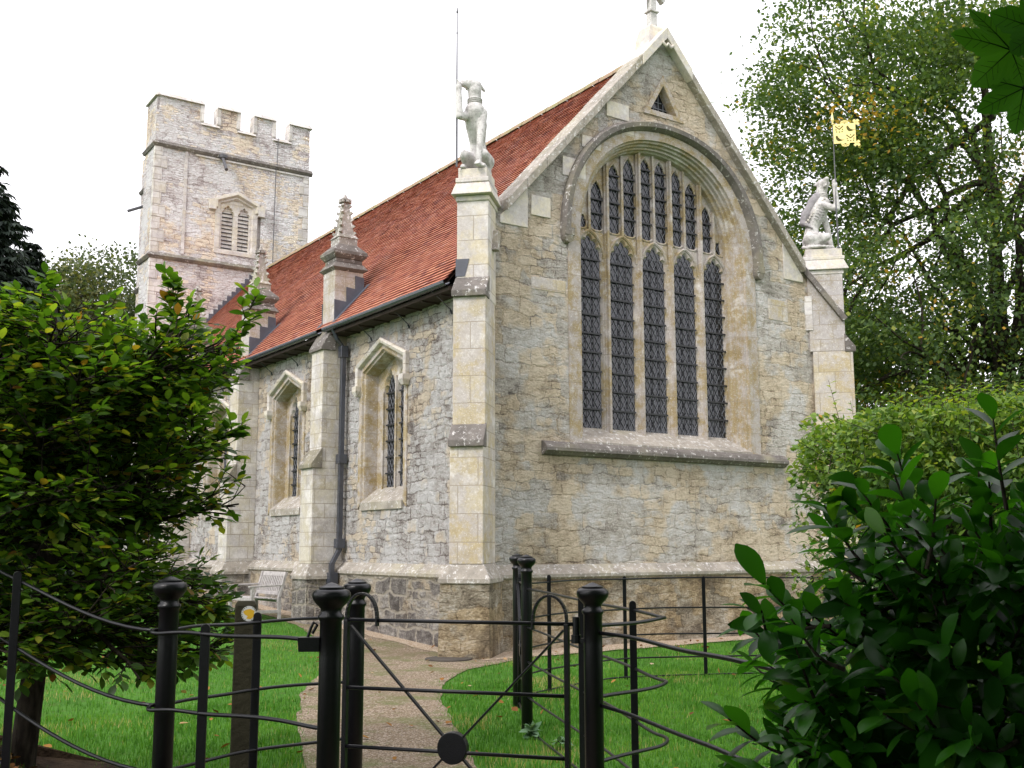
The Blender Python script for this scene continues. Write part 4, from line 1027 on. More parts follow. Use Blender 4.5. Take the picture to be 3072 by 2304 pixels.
        mb = MB(); mb.lathe([(.01, 0), (.03, .02), (.012, .05), (.022, .08), (.034, .11), (.02, .19), (.004, .29)], (.385, -.24, 2.6), 8); mb.build('spear_finial', M['gold'], e)
    return e
PZ = 7.58
q_ = 1/math.sqrt(2)
beast((-.12*q_, -.12*q_, PZ), R(-135), 'white carved beast on the left corner pedestal, one paw on a bare pole', False)
beast((WD+.06*q_, -.06*q_, PZ), R(-45), 'caped white carved beast on the right corner pedestal, paw on a golden-vaned pole', True)

# ================================================================== iron railings and gates
def gate_post(x, y, top, r, label):
    mb = MB(); k = r/.045
    mb.lathe([(r*1.04, -.3), (r, top-.30), (r*.985, top-.155*k), (r*1.10, top-.149*k), (r*1.19, top-.140*k), (r*1.17, top-.132*k), (r*.98, top-.125*k), (r*.93, top-.116*k), (r*.95, top-.107*k), (r*1.10, top-.098*k),
              (r*1.42, top-.084*k), (r*1.64, top-.070*k), (r*1.74, top-.055*k), (r*1.72, top-.043*k), (r*1.58, top-.033*k), (r*1.32, top-.028*k), (r*1.12, top-.0265*k)], (0, 0, 0), 28)
    g0 = 0
    o = mb.build('gate_post', M['iron'], smooth=True, label=label, cat='iron post', group='round iron posts with onion caps at the kissing gate'); o.location = (x, y, g0)
    c = MB(); c.lathe([(r*1.10, top-.026*k), (r*1.18, top-.024*k), (r*1.18, top-.019*k), (r*.85, top-.014*k), (r*.35, top-.004*k), (.002, top)], (0, 0, 0), 28); c.build('cap', M['iron'], o)
    return o
gpN = gate_post(-7.12, -10.09, 1.48, .045, 'nearest onion-capped iron post, with a small black box on its side')
gate_post(-6.33, -8.72, 1.45, .045, 'black iron post with onion cap just behind and right of the nearest post')
gate_post(-7.47, -9.07, 1.49, .045, 'black iron post with onion cap where the left railings meet, by the lawn')
gate_post(-5.72, -10.04, 1.45, .045, 'onion-capped iron post carrying the hinge of the near gate')
gate_post(-3.36, -6.12, 1.55, .049, 'onion-capped iron post in the grass before the church corner')
gate_post(-2.62, -4.90, 1.55, .049, 'farthest onion-capped iron post, half hidden behind another beside the second gate')
mb = MB()
mb.hexa([(-.125, -.03, 1.205), (-.04, -.03, 1.205), (-.04, .03, 1.205), (-.125, .03, 1.205)], [(-.13, -.03, 1.262), (-.04, -.03, 1.262), (-.04, .03, 1.262), (-.13, .03, 1.262)])
mb.tube([(-.095, 0, 1.255), (-.08, 0, 1.30), (-.07, 0, 1.32), (-.055, 0, 1.31), (-.075, 0, 1.275)], .007, 6)
o = mb.build('latch_box', M['iron'], gpN, bevel=.003); o.rotation_euler = (0, 0, R(-34))
def catmull(P, n=8):
    P = [Vector(p) for p in P]; Q = [P[0]*2-P[1]]+P+[P[-1]*2-P[-2]]; out_ = []
    for i in range(1, len(Q)-2):
        for k in range(n):
            t = k/n; a, b, c, d = Q[i-1], Q[i], Q[i+1], Q[i+2]
            out_.append(.5*((2*b)+(c-a)*t+(2*a-5*b+4*c-d)*t*t+(3*b-a-3*c+d)*t**3))
    out_.append(P[-1]); return out_
def railing(name_, path, zs, posts, r, label, zoff=None, post_w=.042):
    root = empty(name_, (path[0][0], path[0][1], 0), label=label, cat='railing', group='black iron railings around the gate')
    ox, oy = path[0][0], path[0][1]
    for i, z in enumerate(zs):
        pp = catmull([(p[0], p[1], 0) for p in path]); pts = []
        L_ = len(pp)
        for k, p in enumerate(pp):
            dz = zoff(p.x, p.y) if zoff else 0
            pts.append((p.x-ox, p.y-oy, z+dz+.004*math.sin(k*.35+i)))
        mb = MB(); mb.tube(pts, r, 8); mb.build('rail', M['iron'], root, smooth=True)
    for (x, y, top, ang) in posts:
        mb = MB(); d = (math.cos(ang), math.sin(ang), 0); n_ = (-d[1], d[0], 0); g0 = GH(x, y)-.3
        prof = [(-post_w/2, g0), (-post_w/2, top-post_w*.5)]+[(-post_w/2*math.cos(math.pi*i/8), top-post_w*.5+post_w/2*math.sin(math.pi*i/8)) for i in range(1, 8)]+[(post_w/2, top-post_w*.5), (post_w/2, g0)]
        mb.hexa([(x-ox+d[0]*a-n_[0]*.007, y-oy+d[1]*a-n_[1]*.007, z) for a, z in prof], [(x-ox+d[0]*a+n_[0]*.007, y-oy+d[1]*a+n_[1]*.007, z) for a, z in prof])
        mb.build('post', M['iron'], root, bevel=.002)
    return root
PERP = math.atan2(RT.y, RT.x)
ZS = [1.24, .90, .60, .30, .03]
railing('iron_railing', [(-9.2, -5.2), (-8.55, -6.6), (-8.05, -7.65), (-7.85, -8.25), (-7.5, -9.03)], ZS[:4], [(-7.95, -8.02, 1.50, PERP+.2), (-8.7, -6.3, 1.85, PERP)], .0095,
        'black iron railing climbing away to the left in front of the leafy tree', zoff=lambda x, y: .60*float(sstep(-7.5, -8.6, x)))
railing('iron_railing', [(-7.43, -9.03), (-7.2, -8.87), (-6.96, -8.79), (-6.6, -8.72), (-6.33, -8.72)], ZS, [(-6.92, -8.77, 1.29, PERP)], .0085, 'black iron railing behind the nearest posts, passing in front of the wooden waymark post')
railing('iron_railing', [(-7.50, -9.02), (-7.555, -9.10), (-7.53, -9.19), (-7.44, -9.31), (-7.33, -9.50), (-7.2, -9.80), (-7.12, -10.07)], ZS, [(-7.395, -9.37, 1.285, PERP)], .009, 'black iron railing curling round the left post to the nearest post')
railing('iron_railing', [(-3.36, -6.12), (-3.9, -7.36), (-4.45, -8.6), (-4.84, -9.42), (-4.95, -9.68), (-5.06, -9.81), (-5.3, -9.90), (-5.70, -10.02)], ZS, [(-4.19, -7.98, 1.33, PERP), (-4.74, -9.19, 1.30, PERP)], .0095,
        'black iron railing with hairpin bends, returning from the grass to the right gate post')
railing('iron_railing', [(-5.70, -10.06), (-5.80, -10.5), (-5.98, -11.0), (-6.12, -11.4), (-6.3, -12.0), (-6.5, -12.9)], [1.21, .87, .555, .26], [(-6.36, -12.3, 1.23, PERP)], .0095, 'black iron railing leading from the right gate post down into the laurel')
railing('estate_fence', [(-2.62, -4.90), (-2.2, -4.45), (-1.66, -4.14), (-.9, -3.86), (-.2, -3.78), (.7, -4.05), (1.9, -4.75), (3.2, -5.9)], [1.22, .85, .53, .25, .03], [(-1.66, -4.14, 1.30, PERP), (-.22, -3.76, 1.25, PERP), (.80, -4.10, 1.24, PERP), (2.0, -4.83, 1.24, PERP)], .010,
        'thin five-bar iron estate fence on the lawn in front of the gable', post_w=.045)
def metal_gate(loc, rz, label):
    root = empty('metal_gate', loc, rz, label=label, cat='gate', group='iron gates of the kissing gate')
    Lg = 1.20
    for z in (1.25, .91, .62, .34, .05): mb = MB(); mb.tube([(-.03 if z > 1.2 else 0, 0, z), (Lg, 0, z)], .0095, 8); mb.build('rail', M['iron'], root, smooth=True)
    for x in (.012, Lg-.012):
        mb = MB(); mb.box(x-.012, x+.012, -.016, .016, .0, 1.25); mb.build('stile', M['iron'], root, bevel=.002)
    for x0, sgn in ((.0, 1), (Lg, -1)):
        mb = MB(); pts = [(x0+sgn*(.012+.085*(1-math.cos(a))), 0, 1.27+.115*math.sin(a)) for a in [math.pi*i/14 for i in range(15)]]
        pts = [(x0+sgn*.012, 0, 1.2)]+pts+[(x0+sgn*.184, 0, 1.22)]
        for p, q in zip(pts, pts[1:]): mb.bar(p, q, .03, .012, up=(0, 0, 1) if abs(q[2]-p[2]) < abs(q[0]-p[0]) else (1, 0, 0))
        mb.build('hoop', M['iron'], root, bevel=.002)
    cx_, cz_ = Lg/2, .64
    for x, z in ((.03, 1.22), (Lg-.03, 1.22), (.03, .07), (Lg-.03, .07)):
        mb = MB(); mb.bar((x, -.012, z), (cx_, -.012, cz_), .010, .026, up=(0, 1, 0)); mb.build('brace', M['iron'], root, bevel=.002)
    mb = MB(); mb.tube([(cx_, -.030, cz_), (cx_, .012, cz_)], .078, 28); mb.build('disc', M['iron'], root, bevel=.004)
    mb = MB(); mb.tube([(-.035, 0, 1.19), (-.035, 0, 1.285)], .017, 10); mb.tube([(-.035, 0, 1.16), (-.035, 0, 1.20)], .024, 10); mb.bar((-.035, 0, 1.175), (-.12, 0, 1.175), .022, .02); mb.build('hinge', M['iron'], root, smooth=False)
    return root
g1 = metal_gate((-5.80, -9.955, 0), math.atan2(.955, -.75), 'black iron gate with crossed braces and central disc, spanning the path in front')
g2 = copy_tree(g1); g2.location = (-2.70, -5.04, .02); g2.rotation_euler = (0, 0, math.atan2(-1.08, -.66)); g2['label'] = 'second black iron gate seen edge-on between the two far posts on the grass'

# waymark post
wa = math.atan2(CAM.x+6.83, -(CAM.y+8.36))    # face the camera side of the path
e = empty('waymark_post', (-6.83, -8.36, 0), wa, label='square dark wooden waymark post with a round white disc, behind the left railings', cat='waymark post')
mb = MB(); mb.box(-.058, .058, -.055, .055, -.3, 1.305); mb.hexa([(-.058, -.055, 1.305), (.058, -.055, 1.305), (.058, .055, 1.305), (-.058, .055, 1.305)], [(-.045, -.042, 1.328), (.045, -.042, 1.328), (.045, .042, 1.328), (-.045, .042, 1.328)])
mb.build('post', M['wood_dark'], e, bevel=.006)
mb = MB(); mb.tube([(.017, -.054, 1.262), (.017, -.059, 1.262)], .041, 32); dk_ = mb.build('disc', M['disc_white'], e)
mb = MB(); pts = [(-.020, -.030), (.010, -.014), (.020, -.033), (.026, .010)]
arrow = [(-.012, -.030), (.014, -.014), (.024, -.022), (.022, .010), (.002, .022), (-.026, .016), (-.018, .008), (-.026, -.004), (-.022, -.014)]
arrow = [(-.020, .020), (.006, .026), (.030, .014), (.026, .004), (.030, -.012), (.010, -.030), (-.014, -.026), (-.006, -.014), (-.022, -.004), (-.032, .010)]
for t in tessellate_polygon([[Vector((x, z, 0)) for x, z in arrow]]): mb.face([(.017+arrow[i][0], -.0602, 1.262+arrow[i][1]) for i in t])
mb.build('arrow', M['disc_yellow'], dk_)
mb = MB()
for i in range(20):
    a = R(18*i+5)
    if i in (4, 5, 14, 15): continue
    mb.obox((.017+.0375*math.cos(a), -.0602, 1.262+.0375*math.sin(a)), (-math.sin(a), 0, math.cos(a)), (math.cos(a), 0, math.sin(a)), (0, 1, 0), .0022+.001*(i % 3), .0016, .0004)
mb.build('rim_marks', M['disc_ink'], dk_)

# bench
def bench(loc, rz):
    e = empty('garden_bench', loc, rz, label='grey weathered wooden garden bench with slatted back against the side wall', cat='bench')
    Lb = 1.20   # local x along, y towards the wall
    mb = MB()
    for i in range(5): mb.box(-Lb/2+.03, Lb/2-.03, -.27+i*.10, -.27+i*.10+.075, .42-.012*i*.6, .44-.012*i*.6)
    mb.build('seat', M['wood_grey'], e, bevel=.004)
    mb = MB(); mb.box(-Lb/2+.03, Lb/2-.03, -.30, -.27, .36, .43); mb.box(-Lb/2+.03, Lb/2-.03, .20, .23, .34, .41); mb.build('seat_rail', M['wood_grey'], e, bevel=.004)
    mb = MB(); tp = lambda z: .23+(z-.42)*.28
    mb.hexa([(-Lb/2, tp(.82), .82), (Lb/2, tp(.82), .82), (Lb/2, tp(.82)+.035, .82), (-Lb/2, tp(.82)+.035, .82)], [(-Lb/2, tp(.90), .90), (Lb/2, tp(.90), .90), (Lb/2, tp(.90)+.035, .90), (-Lb/2, tp(.90)+.035, .90)])
    mb.bar((-Lb/2, tp(.50), .50), (Lb/2, tp(.50), .50), .03, .06)
    for i in range(13):
        x = -Lb/2+.08+i*(Lb-.16)/12; mb.bar((x, tp(.50)+.01, .50), (x, tp(.84)+.01, .84), .045, .014, up=(0, -1, .3))
    mb.build('backrest', M['wood_grey'], e, bevel=.003)
    for s_ in (-1, 1):
        x = s_*(Lb/2-.02)
        mb = MB(); mb.box(x-.03, x+.03, -.32, -.26, 0, .62); mb.build('leg', M['wood_grey'], e, bevel=.004)
        mb = MB(); mb.bar((x, .25, 0), (x, .24, .44), .06, .06); mb.bar((x, .235, .42), (x, tp(.90), .90), .06, .05); mb.build('leg', M['wood_grey'], e, bevel=.004)
        mb = MB(); mb.hexa([(x-.035, -.37, .62), (x+.035, -.37, .62), (x+.03, .30, .64), (x-.03, .30, .64)], [(x-.035, -.37, .65), (x+.035, -.37, .65), (x+.03, .30, .67), (x-.03, .30, .67)]); mb.build('armrest', M['wood_grey'], e, bevel=.008)
        mb = MB(); mb.box(x-.02, x+.02, -.27, .22, .14, .20); mb.build('stretcher', M['wood_grey'], e, bevel=.004)
bench((-1.25, 5.95, GH(-1.25, 5.95)), R(-90))

# ================================================================== vegetation
def norm(a): return a/np.maximum(np.linalg.norm(a, axis=-1, keepdims=True), 1e-9)
def leaves(name, C, D, N, size, tint, mat, wr=.5, fold=.25, curl=.15, seg=2, obov=1.0, **k):
    """many real leaves as one surface: C base, D direction, N upward normal, size length"""
    D = norm(D); S = norm(np.cross(D, N)); N = np.cross(S, D)
    ts = np.linspace(0, 1, seg+1); ws = np.sin(np.pi*np.clip(ts*.94+.03, 0, 1)**obov)**.75*.5*wr
    ws[0] = max(ws[0], .015); ws[-1] = max(ws[-1]*.4, .012)
    n = len(C); sz = size[:, None]
    rows = []
    for t, w_ in zip(ts, ws):
        c = C+D*sz*t-N*sz*curl*t*t
        rows += [c+S*sz*w_+N*sz*w_*fold, c, c-S*sz*w_+N*sz*w_*fold]
    V = np.stack(rows, 1).reshape(-1, 3); m_ = 3*(seg+1)
    q = []
    for i in range(seg): b = 3*i; q += [(b+1, b, b+3, b+4), (b+2, b+1, b+4, b+5)]
    q = np.array(q); Fq = (np.arange(n)[:, None, None]*m_+q[None]).reshape(-1, 4)
    return np_mesh(name, V, Fq, mat, np.repeat(tint, len(q)), smooth=False, **k)
def leaves_q(name, C, D, N, size, tint, mat, wr=.6, **k):
    D = norm(D); S = norm(np.cross(D, N)); sz = size[:, None]; n = len(C)
    V = np.stack([C, C+D*sz*.5+S*sz*wr*.5, C+D*sz, C+D*sz*.5-S*sz*wr*.5], 1).reshape(-1, 3)
    return np_mesh(name, V, np.arange(4*n).reshape(-1, 4), mat, tint, **k)
def rdir(n, up=0.0):
    v = rng.normal(size=(n, 3)); v[:, 2] += up; return norm(v)
def tube_np(mb, pts, r0, r1, n=5): 
    k = len(pts); mb.tube(pts, [r0+(r1-r0)*i/(k-1) for i in range(k)], n, caps=False)
def grow(p, d, L_, n=6, wob=.25, up=.1):
    p = Vector(p); d = Vector(d).normalized(); pts = [p.copy()]
    for i in range(n):
        d = (d+Vector((random.gauss(0, wob), random.gauss(0, wob), random.gauss(0, wob)+up))*.5).normalized(); p = p+d*L_/n; pts.append(p.copy())
    return pts

# ---- young beech on the left, with real limbs, twigs and leaves
bt = empty('beech_tree', (-7.60, -6.85, .5), label='young green beech tree with a dark trunk on the left, spreading over the railings', cat='tree')
wood = MB(); LC, LD, LN, LS, LT = [], [], [], [], []
O_ = Vector((-7.60, -6.85, .5))
RTv = Vector(RT); FWh = Vector((FW.x, FW.y, 0)).normalized()
trunk = [O_+Vector(v) for v in ((-.06, 0, -.25), (-.04, 0, .0), (0, .02, .5), (.02, 0, 1.1), (.05, .02, 1.6), (.03, 0, 2.0), (-.02, .03, 2.45), (-.05, .03, 2.8))]
tube_np(wood, trunk, .085, .03, 10)
RC = 1.19
def inside_crown(p):
    q = p-O_; r_ = math.hypot(q.x, q.y); z = q.z
    lim = RC*1.0 if z < 2.2 else RC*(1-.16*(z-2.2)/.5)
    return r_ < lim*(.97+.09*math.sin(z*7+q.x*3)) and z < 2.58+.14*math.sin(q.x*7)*math.cos(q.y*6) and z > .36
def twig(p, d, L_, lf, dens=.042, force=False):
    pts = grow(p, d, L_, 5, .22, .02)
    if not force:
        k = 1
        while k < len(pts) and inside_crown(pts[k]): k += 1
        if k < 2: return
        pts = pts[:k]
    tube_np(wood, pts, .0045, .0018, 4)
    s_ = 1; tot = 0
    for a, b in zip(pts, pts[1:]):
        seg = (b-a); m_ = max(1, int(round(seg.length/dens)))
        for i in range(m_):
            q = a.lerp(b, (i+.5)/m_); dd = seg.normalized(); side = dd.cross(Vector((0, 0, 1)))
            if side.length < .1: side = Vector((1, 0, 0))
            side.normalize(); s_ = -s_
            l_ = (dd*random.uniform(.4, .9)+side*s_*random.uniform(.6, 1.0)+Vector((0, 0, random.uniform(-.35, .15)))).normalized()
            LC.append(q); LD.append(l_); LN.append(Vector((random.gauss(0, .32), random.gauss(0, .32), 1))); LS.append(random.uniform(.055, .092)*lf); LT.append(random.random())
    q = pts[-1]; dd = (pts[-1]-pts[-2]).normalized(); LC.append(q); LD.append(dd); LN.append(Vector((random.gauss(0, .3), random.gauss(0, .3), 1))); LS.append(.075*lf); LT.append(random.random())
nl = 72
for i in range(nl):
    z = .55+2.15*(i/nl); az = i*2.399+random.uniform(-.3, .3)
    k = min(len(trunk)-2, max(1, int(1+z/.5)))
    st = Vector((O_.x+.02, O_.y+.01, O_.z+z*.86)); el = random.uniform(.05, .5)+(.12 if z > 2.1 else 0) if z > 1.1 else random.uniform(-.3, .25)
    d = Vector((math.cos(az)*math.cos(el), math.sin(az)*math.cos(el), math.sin(el)))
    Lb = random.uniform(1.15, 1.6) if z < 2.2 else random.uniform(.8, 1.35)
    limb = grow(st, d, Lb, 9, .20, .03)
    kk = 1
    while kk < len(limb) and (inside_crown(limb[kk]) or kk < 3): kk += 1
    limb = limb[:kk]
    tube_np(wood, limb, random.uniform(.018, .034), .006, 6)
    for j in range(1, len(limb)):
        for rep in range(3):
            dd = (limb[j]-limb[j-1]).normalized(); sdv = dd.cross(Vector((0, 0, 1))).normalized()*random.choice((-1, 1))
            d2 = (dd*random.uniform(.3, 1)+sdv*random.uniform(.4, 1)+Vector((0, 0, random.uniform(-.3, .45)))).normalized()
            sub = grow(limb[j], d2, random.uniform(.22, .5), 4, .2, .02)
            kk = 1
            while kk < len(sub) and inside_crown(sub[kk]): kk += 1
            if kk < 3: continue
            sub = sub[:kk]; tube_np(wood, sub, .006, .003, 4)
            for m_ in range(1, len(sub)):
                if not inside_crown(sub[m_]): break
                d3 = ((sub[m_]-sub[m_-1]).normalized()+Vector((random.gauss(0, .6), random.gauss(0, .6), random.gauss(0, .35)))).normalized()
                twig(sub[m_], d3, random.uniform(.12, .30), 1)
# a few long free shoots above and to the right of the crown
def W(x, y, w_): # helper used once to read positions measured from the photograph as points in the garden
    return CAM+(FW*F_PX+RT*(x*3-1536)+UP*(1152-y*3))*(w_/F_PX)
for a, b, c in (((-6.90, -7.62, 2.62), (-6.72, -7.78, 2.98), (-6.63, -7.86, 3.20)), ((-7.05, -7.5, 2.9), (-7.06, -7.55, 3.12), (-7.10, -7.6, 3.28)), ((-6.92, -7.67, 2.20), (-6.80, -7.78, 2.28), (-6.74, -7.83, 2.31)),
                ((-6.95, -7.55, 1.30), (-6.85, -7.65, 1.22), (-6.78, -7.72, 1.25)), ((-7.75, -7.1, 2.9), (-7.76, -7.1, 3.1), (-7.73, -7.12, 3.28)), ((-7.5, -7.2, 1.05), (-7.2, -7.6, .95), (-6.95, -7.85, 1.02))):
    pts = catmull([a, b, c], 4); tube_np(wood, pts, .007, .003, 5)
    for q, r_ in zip(pts, pts[1:]):
        dd = (r_-q).normalized()
        for s_ in (-1, 1): twig(q, (dd+Vector((random.gauss(0, .5), random.gauss(0, .5), random.gauss(0, .3)))).normalized(), .10, 1.05, .05, True)
limb = catmull([O_+Vector((0, 0, .42)), O_+Vector((.22, -.2, .62)), O_+Vector((.42, -.42, .52)), O_+Vector((.62, -.62, .58)), O_+Vector((.85, -.85, .50))], 5)
tube_np(wood, limb, .018, .005, 6)
for q in limb[6:]: twig(q, Vector((random.gauss(.3, .4), random.gauss(-.3, .4), random.gauss(-.1, .3))).normalized(), .16, 1, .045, True)
for v in wood.v: pass
wood.v = [(v[0]-O_.x, v[1]-O_.y, v[2]-O_.z) for v in wood.v]
wood.build('branches', M['bark'], bt, smooth=True)
A_ = lambda L_: np.array([tuple(v) for v in L_])
leaves('crown', A_(LC)-np.array(O_), A_(LD), A_(LN), np.array(LS), np.array(LT), M['beech'], wr=.62, fold=.18, curl=.12, seg=4, parent=bt)
print('beech leaves', len(LC))

# ---- generic crown of small leaves in clusters carried by limbs
def big_tree(name, loc, H, crown, trunk_r, nclus, per, lsize, mat, bark, label, cat, cr=.45, seed=1, group=None, lean=(0, 0), shape_fn=None, tint_fn=None, wr=.6, limbs=26, keep=None):
    rg = np.random.default_rng(seed); random.seed(seed)
    root = empty(name, loc, 0, label=label, cat=cat, group=group)
    mb = MB(); top = Vector((lean[0], lean[1], H*.8))
    tr_ = [Vector((0, 0, -.5)), Vector((0, 0, H*.15)), Vector((lean[0]*.3, lean[1]*.3, H*.4)), top]
    trc = catmull(tr_, 4); tube_np(mb, trc, trunk_r, trunk_r*.2, 9)
    C = []
    tot = sum(c[6] for c in crown)
    for (cx_, cy_, cz_, rx, ry, rz_, wgt) in crown:
        n = int(nclus*wgt/tot); v = norm(rg.normal(size=(n, 3))); rr = rg.uniform(.25, 1, n)**.5
        P_ = v*rr[:, None]*np.array([rx, ry, rz_])+np.array([cx_, cy_, cz_]); C.append(P_)
    C = np.concatenate(C)
    nn = np.array([mnoise.noise(Vector(p)*(.55 if H > 10 else 1.1)+Vector((seed, 0, 0))) for p in C])
    n3 = np.array([mnoise.noise(Vector(p)*.95+Vector((0, seed, 3))) for p in C]) if H > 18.9 else nn
    C = C[(nn > (-.05 if H > 18.9 else -.13)) & (n3 > -.20)]
    if keep is not None: C = C[keep(C+np.array(loc))]
    for i in range(limbs):
        t = C[rg.integers(len(C))]; a = rg.uniform(.25, .95); b = trc[min(len(trc)-1, int(a*len(trc)))]
        t = Vector(t); mid = b.lerp(t, .5)+Vector((0, 0, (t-b).length*.12)); pts = catmull([b, mid, t], 5)
        pts = [p+Vector((random.gauss(0, .04), random.gauss(0, .04), random.gauss(0, .04)))*(t-b).length*.3 for p in pts]
        tube_np(mb, pts, trunk_r*.34, trunk_r*.05, 5)
        for j in range(3):
            q = pts[random.randrange(3, len(pts))]; e_ = grow(q, (t-b).normalized()+Vector((random.gauss(0, .6), random.gauss(0, .6), random.gauss(0, .5))), (t-b).length*.35, 5, .3, .05); tube_np(mb, e_, trunk_r*.12, trunk_r*.03, 4)
    mb.build('trunk', M[bark], root, smooth=True)
    n = len(C)*per
    P_ = np.repeat(C, per, 0); cidx = np.repeat(np.arange(len(C)), per)
    out_ = norm(C-np.array([0, 0, H*.5])); od = out_[cidx]
    # flattened sprays
    off = rg.normal(size=(n, 3))*np.array([cr, cr, cr*.42]); P_ = P_+off
    D = norm(od*.7+rg.normal(size=(n, 3))*.7+np.array([0, 0, -.2])); N = rg.normal(size=(n, 3))*.55+np.array([0, 0, 1])
    sz = lsize*rg.uniform(.65, 1.3, n)
    ct = rg.uniform(0, 1, len(C)); yel = np.array([mnoise.noise(Vector(p)*.35+Vector((3, seed, 0))) for p in C])
    tt = np.clip(.35+.30*rg.normal(size=n)*.7+.28*(ct[cidx]-.5)+np.clip(yel[cidx]-.22, 0, 1)*1.6, 0, 1)
    leaves_q('crown', P_, D, N, sz, tt, mat, wr=.72, parent=root)
    return root
# great autumnal tree behind the right of the church
big_tree('autumn_tree', (20.2, 3.2, 0), 21, [(0, 0, 11.5, 7.2, 7.2, 9.0, 1.0), (-4.0, 1.4, 14.5, 3.9, 3.9, 3.2, .24), (-3.4, 1.5, 9.0, 4.8, 4.8, 4, .25), (-4.2, 2.2, 5.4, 4.2, 4.2, 3.2, .2)], .36, 7200, 44, .135, M['farleaf'], 'bark',
         'tall spreading tree with yellowing leaves behind the right corner of the church', 'tree', cr=.42, seed=5, group='tall trees behind the church', limbs=34)
big_tree('autumn_tree', (27, -2, 0), 20, [(0, 0, 10.5, 6.5, 6.5, 9.0, 1.0)], .4, 2600, 50, .14, M['farleaf'], 'bark',
         'second tall autumn tree at the right edge, beyond the clipped hedge', 'tree', cr=.5, seed=9, group='tall trees behind the church', limbs=20)
big_tree('shade_tree', (24, 12, 0), 12, [(0, 0, 5.5, 7.5, 5.5, 5.2, 1.0)], .35, 1500, 24, .22, M['darkleaf'], 'bark', 'dark green tree low behind the right buttress, beneath the autumn tree', 'tree', cr=.55, seed=12, limbs=14)
big_tree('shade_tree', (17, -2.5, 0), 7, [(0, 0, 3.1, 4.2, 3.2, 2.9, 1.0)], .2, 900, 24, .15, M['darkleaf'], 'bark', 'dark green understorey tree right of the church, just above the clipped hedge', 'tree', cr=.4, seed=14, limbs=10)
# left background
big_tree('round_tree', (5.3, 47, 0), 18.8, [(0, 0, 11.6, 4.6, 4.6, 6.8, 1.0)], .35, 1500, 40, .22, M['midleaf'], 'bark2', 'pale green distant tree just left of the church tower', 'tree', cr=.75, seed=21, group='distant trees left of the tower', limbs=3)
big_tree('round_tree', (2.0, 50, 0), 18.0, [(0, 0, 11, 5, 5, 6.6, 1.0)], .35, 1500, 40, .22, M['midleaf'], 'bark2', 'olive brown distant tree between the dark conifer and the tower', 'tree', cr=.75, seed=22, group='distant trees left of the tower', limbs=3)
big_tree('shade_tree', (-7, 24, 0), 8.2, [(0, 0, 4.2, 6, 4, 4, 1.0)], .25, 900, 24, .20, M['darkleaf'], 'bark', 'dark green tree seen through the beech, left of the church wall', 'tree', cr=.5, seed=23, limbs=12)
big_tree('shade_tree', (-11, 9, 0), 5.6, [(0, 0, 2.9, 4.4, 3.5, 2.7, 1.0)], .2, 800, 24, .15, M['darkleaf'], 'bark', 'low dark green tree at the left edge behind the beech', 'tree', cr=.4, seed=24, limbs=10)
def conifer(loc, H, Rb, seed, label):
    rg = np.random.default_rng(seed); root = empty('conifer', loc, 0, label=label, cat='conifer', group='dark conifers at the left edge')
    mb = MB(); mb.tube([(0, 0, -.5), (0, 0, H*.97)], [.35, .03], 8); mb.build('trunk', M['bark'], root, smooth=True)
    C, D, N, S_, T_ = [], [], [], [], []
    z = 1.0
    while z < H:
        R_ = Rb*(1-z/H)**.85+.15; nb = int(14+R_*5)
        for b in range(nb):
            az = rg.uniform(0, 2*math.pi); L_ = R_*rg.uniform(.75, 1.12); m_ = int(L_/.11)+2
            for i in range(m_):
                t = i/m_; p = np.array([math.cos(az)*L_*t, math.sin(az)*L_*t, z-L_*.30*t+L_*.15*t*t])
                for s_ in (-1, 0, 1):
                    d = np.array([math.cos(az+s_*.9), math.sin(az+s_*.9), -.35+rg.normal()*.2]); C.append(p); D.append(d); N.append(np.array([rg.normal()*.4, rg.normal()*.4, 1])); S_.append(rg.uniform(.28, .5)); T_.append(rg.uniform())
        z += .34
    leaves('crown', np.array(C), np.array(D), np.array(N), np.array(S_), np.array(T_), M['needle'], wr=.34, fold=.3, curl=.25, seg=2, parent=root)
conifer((-3.9, 31.2, 0), 18.6, 7.4, 31, 'tallest dark blue-green conifer at the left edge beyond the beech')
conifer((-1.0, 33.5, 0), 14.4, 4.4, 32, 'shorter dark conifer stepping down towards the tower')

